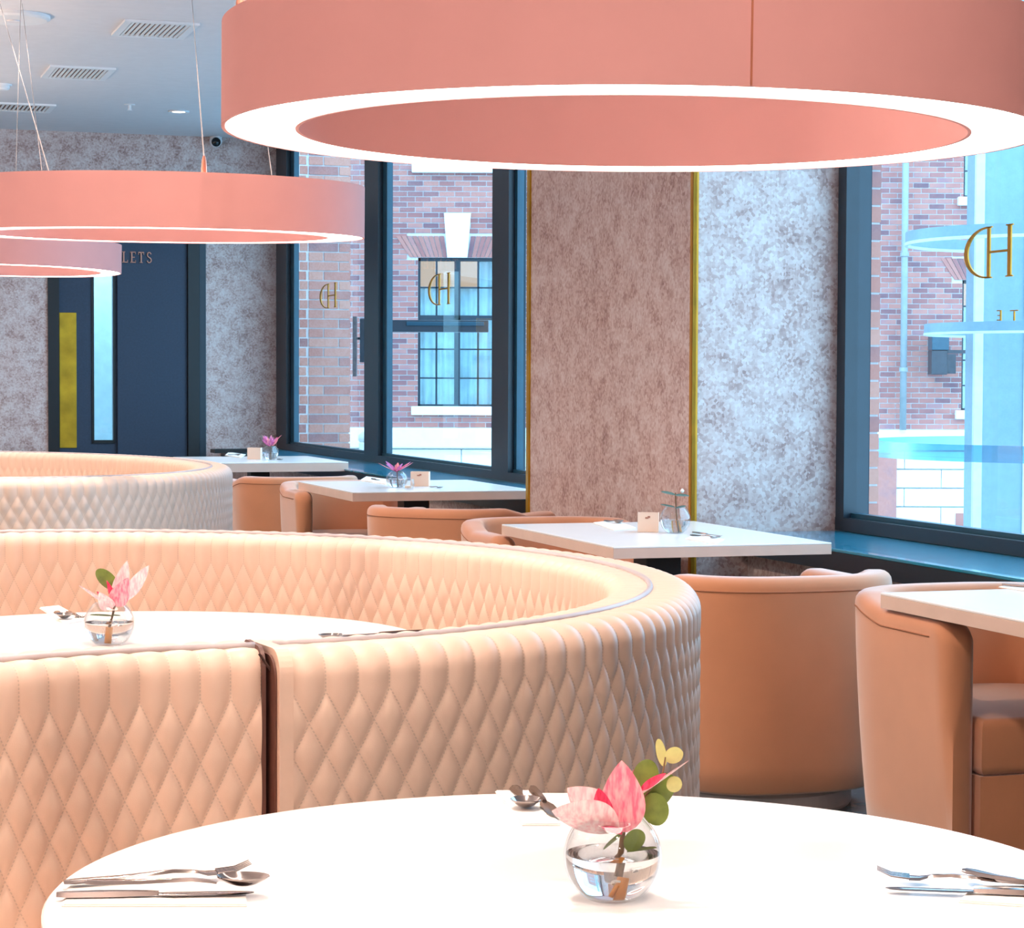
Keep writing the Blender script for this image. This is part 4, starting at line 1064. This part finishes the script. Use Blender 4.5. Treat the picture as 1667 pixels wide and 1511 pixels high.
obj('post', MB().box(-.1, .1, -.1, .1, -2, .62, .01), M['stone'], o); obj('cap', MB().lathe([(0, .74), (.06, .73), (.11, .69), (.115, .64), (.10, .621), (0, .621)], 24), M['stone'], o, smooth=True)
# bracket and projecting sign board
def sign_board():
    Y = 20.0
    r = empty('projecting_sign', (0, 0, 0), 0, 'dark projecting sign board on a wall bracket outside the left window', 'sign')
    def bx(x0, y0, x1, y1, Y0, Y1, name, m):
        a = onY(x0, y0, Y); c = onY(x1, y1, Y); obj(name, MB().box(a[0], c[0], Y0, Y1, c[1], a[1], .004), m, r)
    bx(574, 515, 580, 613, Y + .0, Y + .12, 'wall_plate', M['sign_dark']); bx(580, 549, 586, 553, Y + .02, Y + .08, 'arm', M['sign_dark']); bx(586, 519, 604, 590, Y - .02, Y + .10, 'arm_box', M['sign_dark'])
    bx(604, 521, 795, 541, Y - .05, Y + .14, 'board', M['sign_dark'])
    bx(662, 524, 788, 531, Y - .06, Y - .0505, 'board_face', M['frame_teal'])
    return r
sign_board()
# brick reveal of the right window
wq1, wq2 = onu(1410, 560, 8.63)[0], onu(1426, 560, 8.63)[0]
QR = empty('brick_quoin', (0, 0, 0), PS, 'narrow column of brick ends just outside the right-hand window frame', 'brick column')
obj('core', MB().box(wq1 + .003, wq2 - .002, 8.602, 10.4, -0.5, 4.2), M['mortar'], QR)
bricks_grid(QR, wq1, wq2, 0.66, 3.7, 8.625, wq2 - wq1 + .009, 0.0752, 0.009, M['brick_near'], 0.03, stagger=False, limit=60, jitter=.003)

# opposite building
FY = 33.0
OB = empty('brick_building', (0, 0, 0), 0, 'red brick building across the street with multi-pane windows and white stone base', 'building')
def fx(px): return onY(px, 600, FY)[0]
def fz(py): return onY(833, py, FY)[1]
bz0 = fz(697)
wins = [  # x0,x1 px, y0,y1 px
    (680, 808, 420, 662), (680, 808, 40, 268), (1565, 1693, 453, 665), (1565, 1693, 90, 318), (1120, 1248, 430, 662), (240, 368, 420, 662)]
holes = [(fx(a), fx(c), fz(e), fz(d)) for a, c, d, e in wins]
arch = [(fx(a) - .16, fx(c) + .16, fz(d), fz(d) + .32) for a, c, d, e in wins]
ws_ = MB()
# mortar wall with holes: build as column strips
xs = sorted(set([-9, 16] + [h[0] for h in holes] + [h[1] for h in holes])); 
for i in range(len(xs) - 1):
    xm = (xs[i] + xs[i + 1]) / 2; hs = sorted([(h[2], h[3]) for h in holes if h[0] < xm < h[1]]); z = bz0
    for (a, c) in hs: ws_.box(xs[i], xs[i + 1], FY, FY + .3, z, a); z = c
    ws_.box(xs[i], xs[i + 1], FY, FY + .3, z, 9.5)
obj('wall', ws_, M['mortar'], OB)
cx0, cx1 = fx(625), fx(800)
def vis(c):
    mx = (c[0] + c[1]) / 2; mz = (c[2] + c[3]) / 2
    in1 = cx0 <= mx <= cx1 and fz(697) <= mz <= fz(270)
    return (0 if in1 else 1, abs(mx - fx(640)) + (0 if mz > fz(560) else 0) * .1)
bricks_grid(OB, -6.5, 12.0, bz0 + .01, 6.2, FY, 0.235, 0.078, 0.013, M['brick'], 0.010, limit=300, pick=vis, holes=holes + arch, jitter=.004)
for wi, (a, c, d, e) in enumerate(wins):
    x0, x1, z0, z1 = holes[wi]; wdt = x1 - x0; hh = z1 - z0
    fr = MB(); t = .035
    fr.box(x0, x0 + t, FY + .06, FY + .1, z0, z1).box(x1 - t, x1, FY + .06, FY + .1, z0, z1).box(x0, x1, FY + .06, FY + .1, z1 - .05, z1).box(x0, x1, FY + .06, FY + .1, z0, z0 + .03)
    xm = (x0 + x1) / 2; zt = z1 - hh * .40
    fr.box(xm - .045, xm + .045, FY + .055, FY + .1, z0, z1).box(x0, x1, FY + .055, FY + .1, zt - .04, zt + .03)
    wf = obj('window_frame', fr, M['frame'], OB)
    gb = MB()
    for xx in (x0 + wdt * .235, x1 - wdt * .235): gb.box(xx - .014, xx + .014, FY + .07, FY + .09, z0, z1)
    for zz in (z1 - hh * .20, z0 + hh * .385, z0 + hh * .19): gb.box(x0, x1, FY + .07, FY + .09, zz - .011, zz + .011)
    obj('glazing_bar', gb, M['frame'], wf)
    obj('pane', MB().box(x0, x1, FY + .10, FY + .105, z0, z1), M['glass'], wf)
    # curtains with folds behind the glass
    cu = MB(); n = 60
    vs = []; fs = []
    for i in range(n + 1):
        x = x0 - .1 + (wdt + .2) * i / n; y = FY + .34 + .035 * math.sin(i * 1.25) + .01 * math.sin(i * 3.1); vs += [(x, y, z0 - .1), (x, y, z1 + .1)]
    for i in range(n): fs.append((i * 2, i * 2 + 2, i * 2 + 3, i * 2 + 1))
    cu.add(vs, fs); obj('curtain', cu, M['curtain'], wf, smooth=True, fixn=False)
    if wi in (0, 2):
        obj('blind', MB().box(x0 + .03, xm + wdt * .25, FY + .22, FY + .24, z1 - hh * .19, z1), M['cream_glow'], wf)
    # sill, keystone, flat-arch bricks
    obj('window_ledge', MB().box(x0 - .09, x1 + .09, FY - .12, FY + .05, z0 - .13, z0 - .002, .008), M['stone'], OB)
    obj('keystone', MB().wprism([(xm - .15, z1 + .002), (xm + .15, z1 + .002), (xm + .20, z1 + .66), (xm - .20, z1 + .66)], FY - .05, FY + .05), M['stone'], OB)
    ab = []
    for sgn in (-1, 1):
        for k in range(9):
            e0 = xm + sgn * (.155 + k * .062); e1 = e0 + sgn * .053; sl = .30 * (abs(e0 - xm)) ; sl1 = .30 * abs(e1 - xm)
            P4 = [(e0, z1 + .004), (e1, z1 + .004), (e1 + sgn * sl1, z1 + .32), (e0 + sgn * sl, z1 + .32)]
            if sgn < 0: P4 = [P4[1], P4[0], P4[3], P4[2]]
            if wi == 0: obj('arch_brick', MB().wprism(P4, FY - .022, FY), M['brick'], OB)
            else: ab.append(P4)
    if ab:
        m_ = MB()
        for P4 in ab: m_.wprism(P4, FY - .022, FY)
        obj('arch_brickwork', m_, M['brick'], OB, kind='stuff')
# stone string course and rusticated base
obj('string_course', MB().box(-9, 16, FY - .18, FY + .1, bz0 - .30, bz0 - .002, .02), M['stone'], OB)
zz = bz0 - .31; k = 0
while zz > -3.2:
    x = -9 + (0 if k % 2 else .55)
    while x < 16:
        xa, xb = x, x + 1.09
        if not (xa < fx(1580) + .0 and xb > fx(1556) and zz < fz(832)):
            obj('base_stone', MB().box(xa, xb, FY - .10, FY - .0, zz - .27, zz - .01, .012), M['stone'], OB)
        x += 1.1
    zz -= .28; k += 1
obj('base_wall', MB().box(-9, 16, FY, FY + .3, -3.2, bz0 - .31), M['stone'], OB)
obj('base_brick_panel', MB().box(fx(1424), fx(1459), FY - .14, FY - .101, -3.2, bz0 - .31), M['brick'], OB)
obj('base_opening', MB().box(fx(1556), fx(1580), FY - .135, FY - .101, -3.2, fz(832)), M['brick'], OB)
# drain pipe
px_ = fx(1466)
dp = empty('drain_pipe', (px_, FY - .25, 0), 0, 'grey vertical drain pipe on the brick building, seen through the right-hand window', 'drain pipe')
obj('pipe', MB().tube([(0, 0, bz0), (0, 0, 3), (0, 0, 9)], .05, 12), M['street'], dp, smooth=True)
for z in (1.5, 3.2, 4.9): obj('bracket', MB().lathe([(.052, z), (.065, z), (.065, z + .06), (.052, z + .06)], 16, closed=True), M['street'], dp)
# wall lamp on the facade, right window
a = onY(1515, 543, FY - .4); c = onY(1540, 610, FY - .4); e = onY(1588, 570, FY - .4)
r = empty('wall_lamp', (0, 0, 0), 0, 'dark box lamp on an arm, outside the right-hand window against the bricks', 'outdoor lamp')
obj('lamp_box', MB().box(a[0], c[0], FY - .5, FY - .2, c[1], a[1] - .25, .01), M['sign_dark'], r); obj('lamp_hood', MB().box(a[0], c[0] + .02, FY - .52, FY - .19, a[1] - .245, a[1], .01), M['frame_teal'], r)
obj('arm', MB().box(c[0], e[0], FY - .4, FY - .34, e[1] - .05, e[1]), M['sign_dark'], r); obj('arm_joint', MB().box(c[0], c[0] + .14, FY - .42, FY - .32, e[1] - .35, e[1] - .06), M['sign_dark'], r); obj('wall_arm', MB().box(e[0] - .06, e[0], FY - .339, FY - .03, e[1] - .06, e[1] + .01), M['sign_dark'], r)
# added column and ring bands, standing in for lamp reflections in the right window
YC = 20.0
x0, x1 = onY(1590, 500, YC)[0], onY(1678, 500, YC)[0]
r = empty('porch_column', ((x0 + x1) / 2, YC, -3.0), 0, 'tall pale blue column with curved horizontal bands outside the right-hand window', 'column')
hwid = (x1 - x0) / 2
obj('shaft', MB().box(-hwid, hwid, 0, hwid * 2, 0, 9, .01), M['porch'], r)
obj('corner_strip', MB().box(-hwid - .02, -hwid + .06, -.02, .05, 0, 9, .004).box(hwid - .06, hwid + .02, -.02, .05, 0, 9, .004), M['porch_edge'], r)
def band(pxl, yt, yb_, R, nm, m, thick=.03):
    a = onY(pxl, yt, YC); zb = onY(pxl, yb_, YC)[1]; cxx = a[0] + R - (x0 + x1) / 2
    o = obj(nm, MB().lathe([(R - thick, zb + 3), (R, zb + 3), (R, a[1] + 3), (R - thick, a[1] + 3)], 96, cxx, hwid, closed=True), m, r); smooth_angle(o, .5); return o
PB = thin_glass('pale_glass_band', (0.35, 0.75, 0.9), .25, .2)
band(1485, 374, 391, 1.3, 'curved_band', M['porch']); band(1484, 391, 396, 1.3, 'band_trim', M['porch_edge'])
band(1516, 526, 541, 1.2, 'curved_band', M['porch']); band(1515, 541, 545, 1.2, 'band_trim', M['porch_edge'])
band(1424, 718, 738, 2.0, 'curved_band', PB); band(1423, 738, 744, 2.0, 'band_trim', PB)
# street
o = obj('street', MB().box(-40, 60, 5, 60, -3.3, -3.2), M['street']); o['kind'] = 'structure'
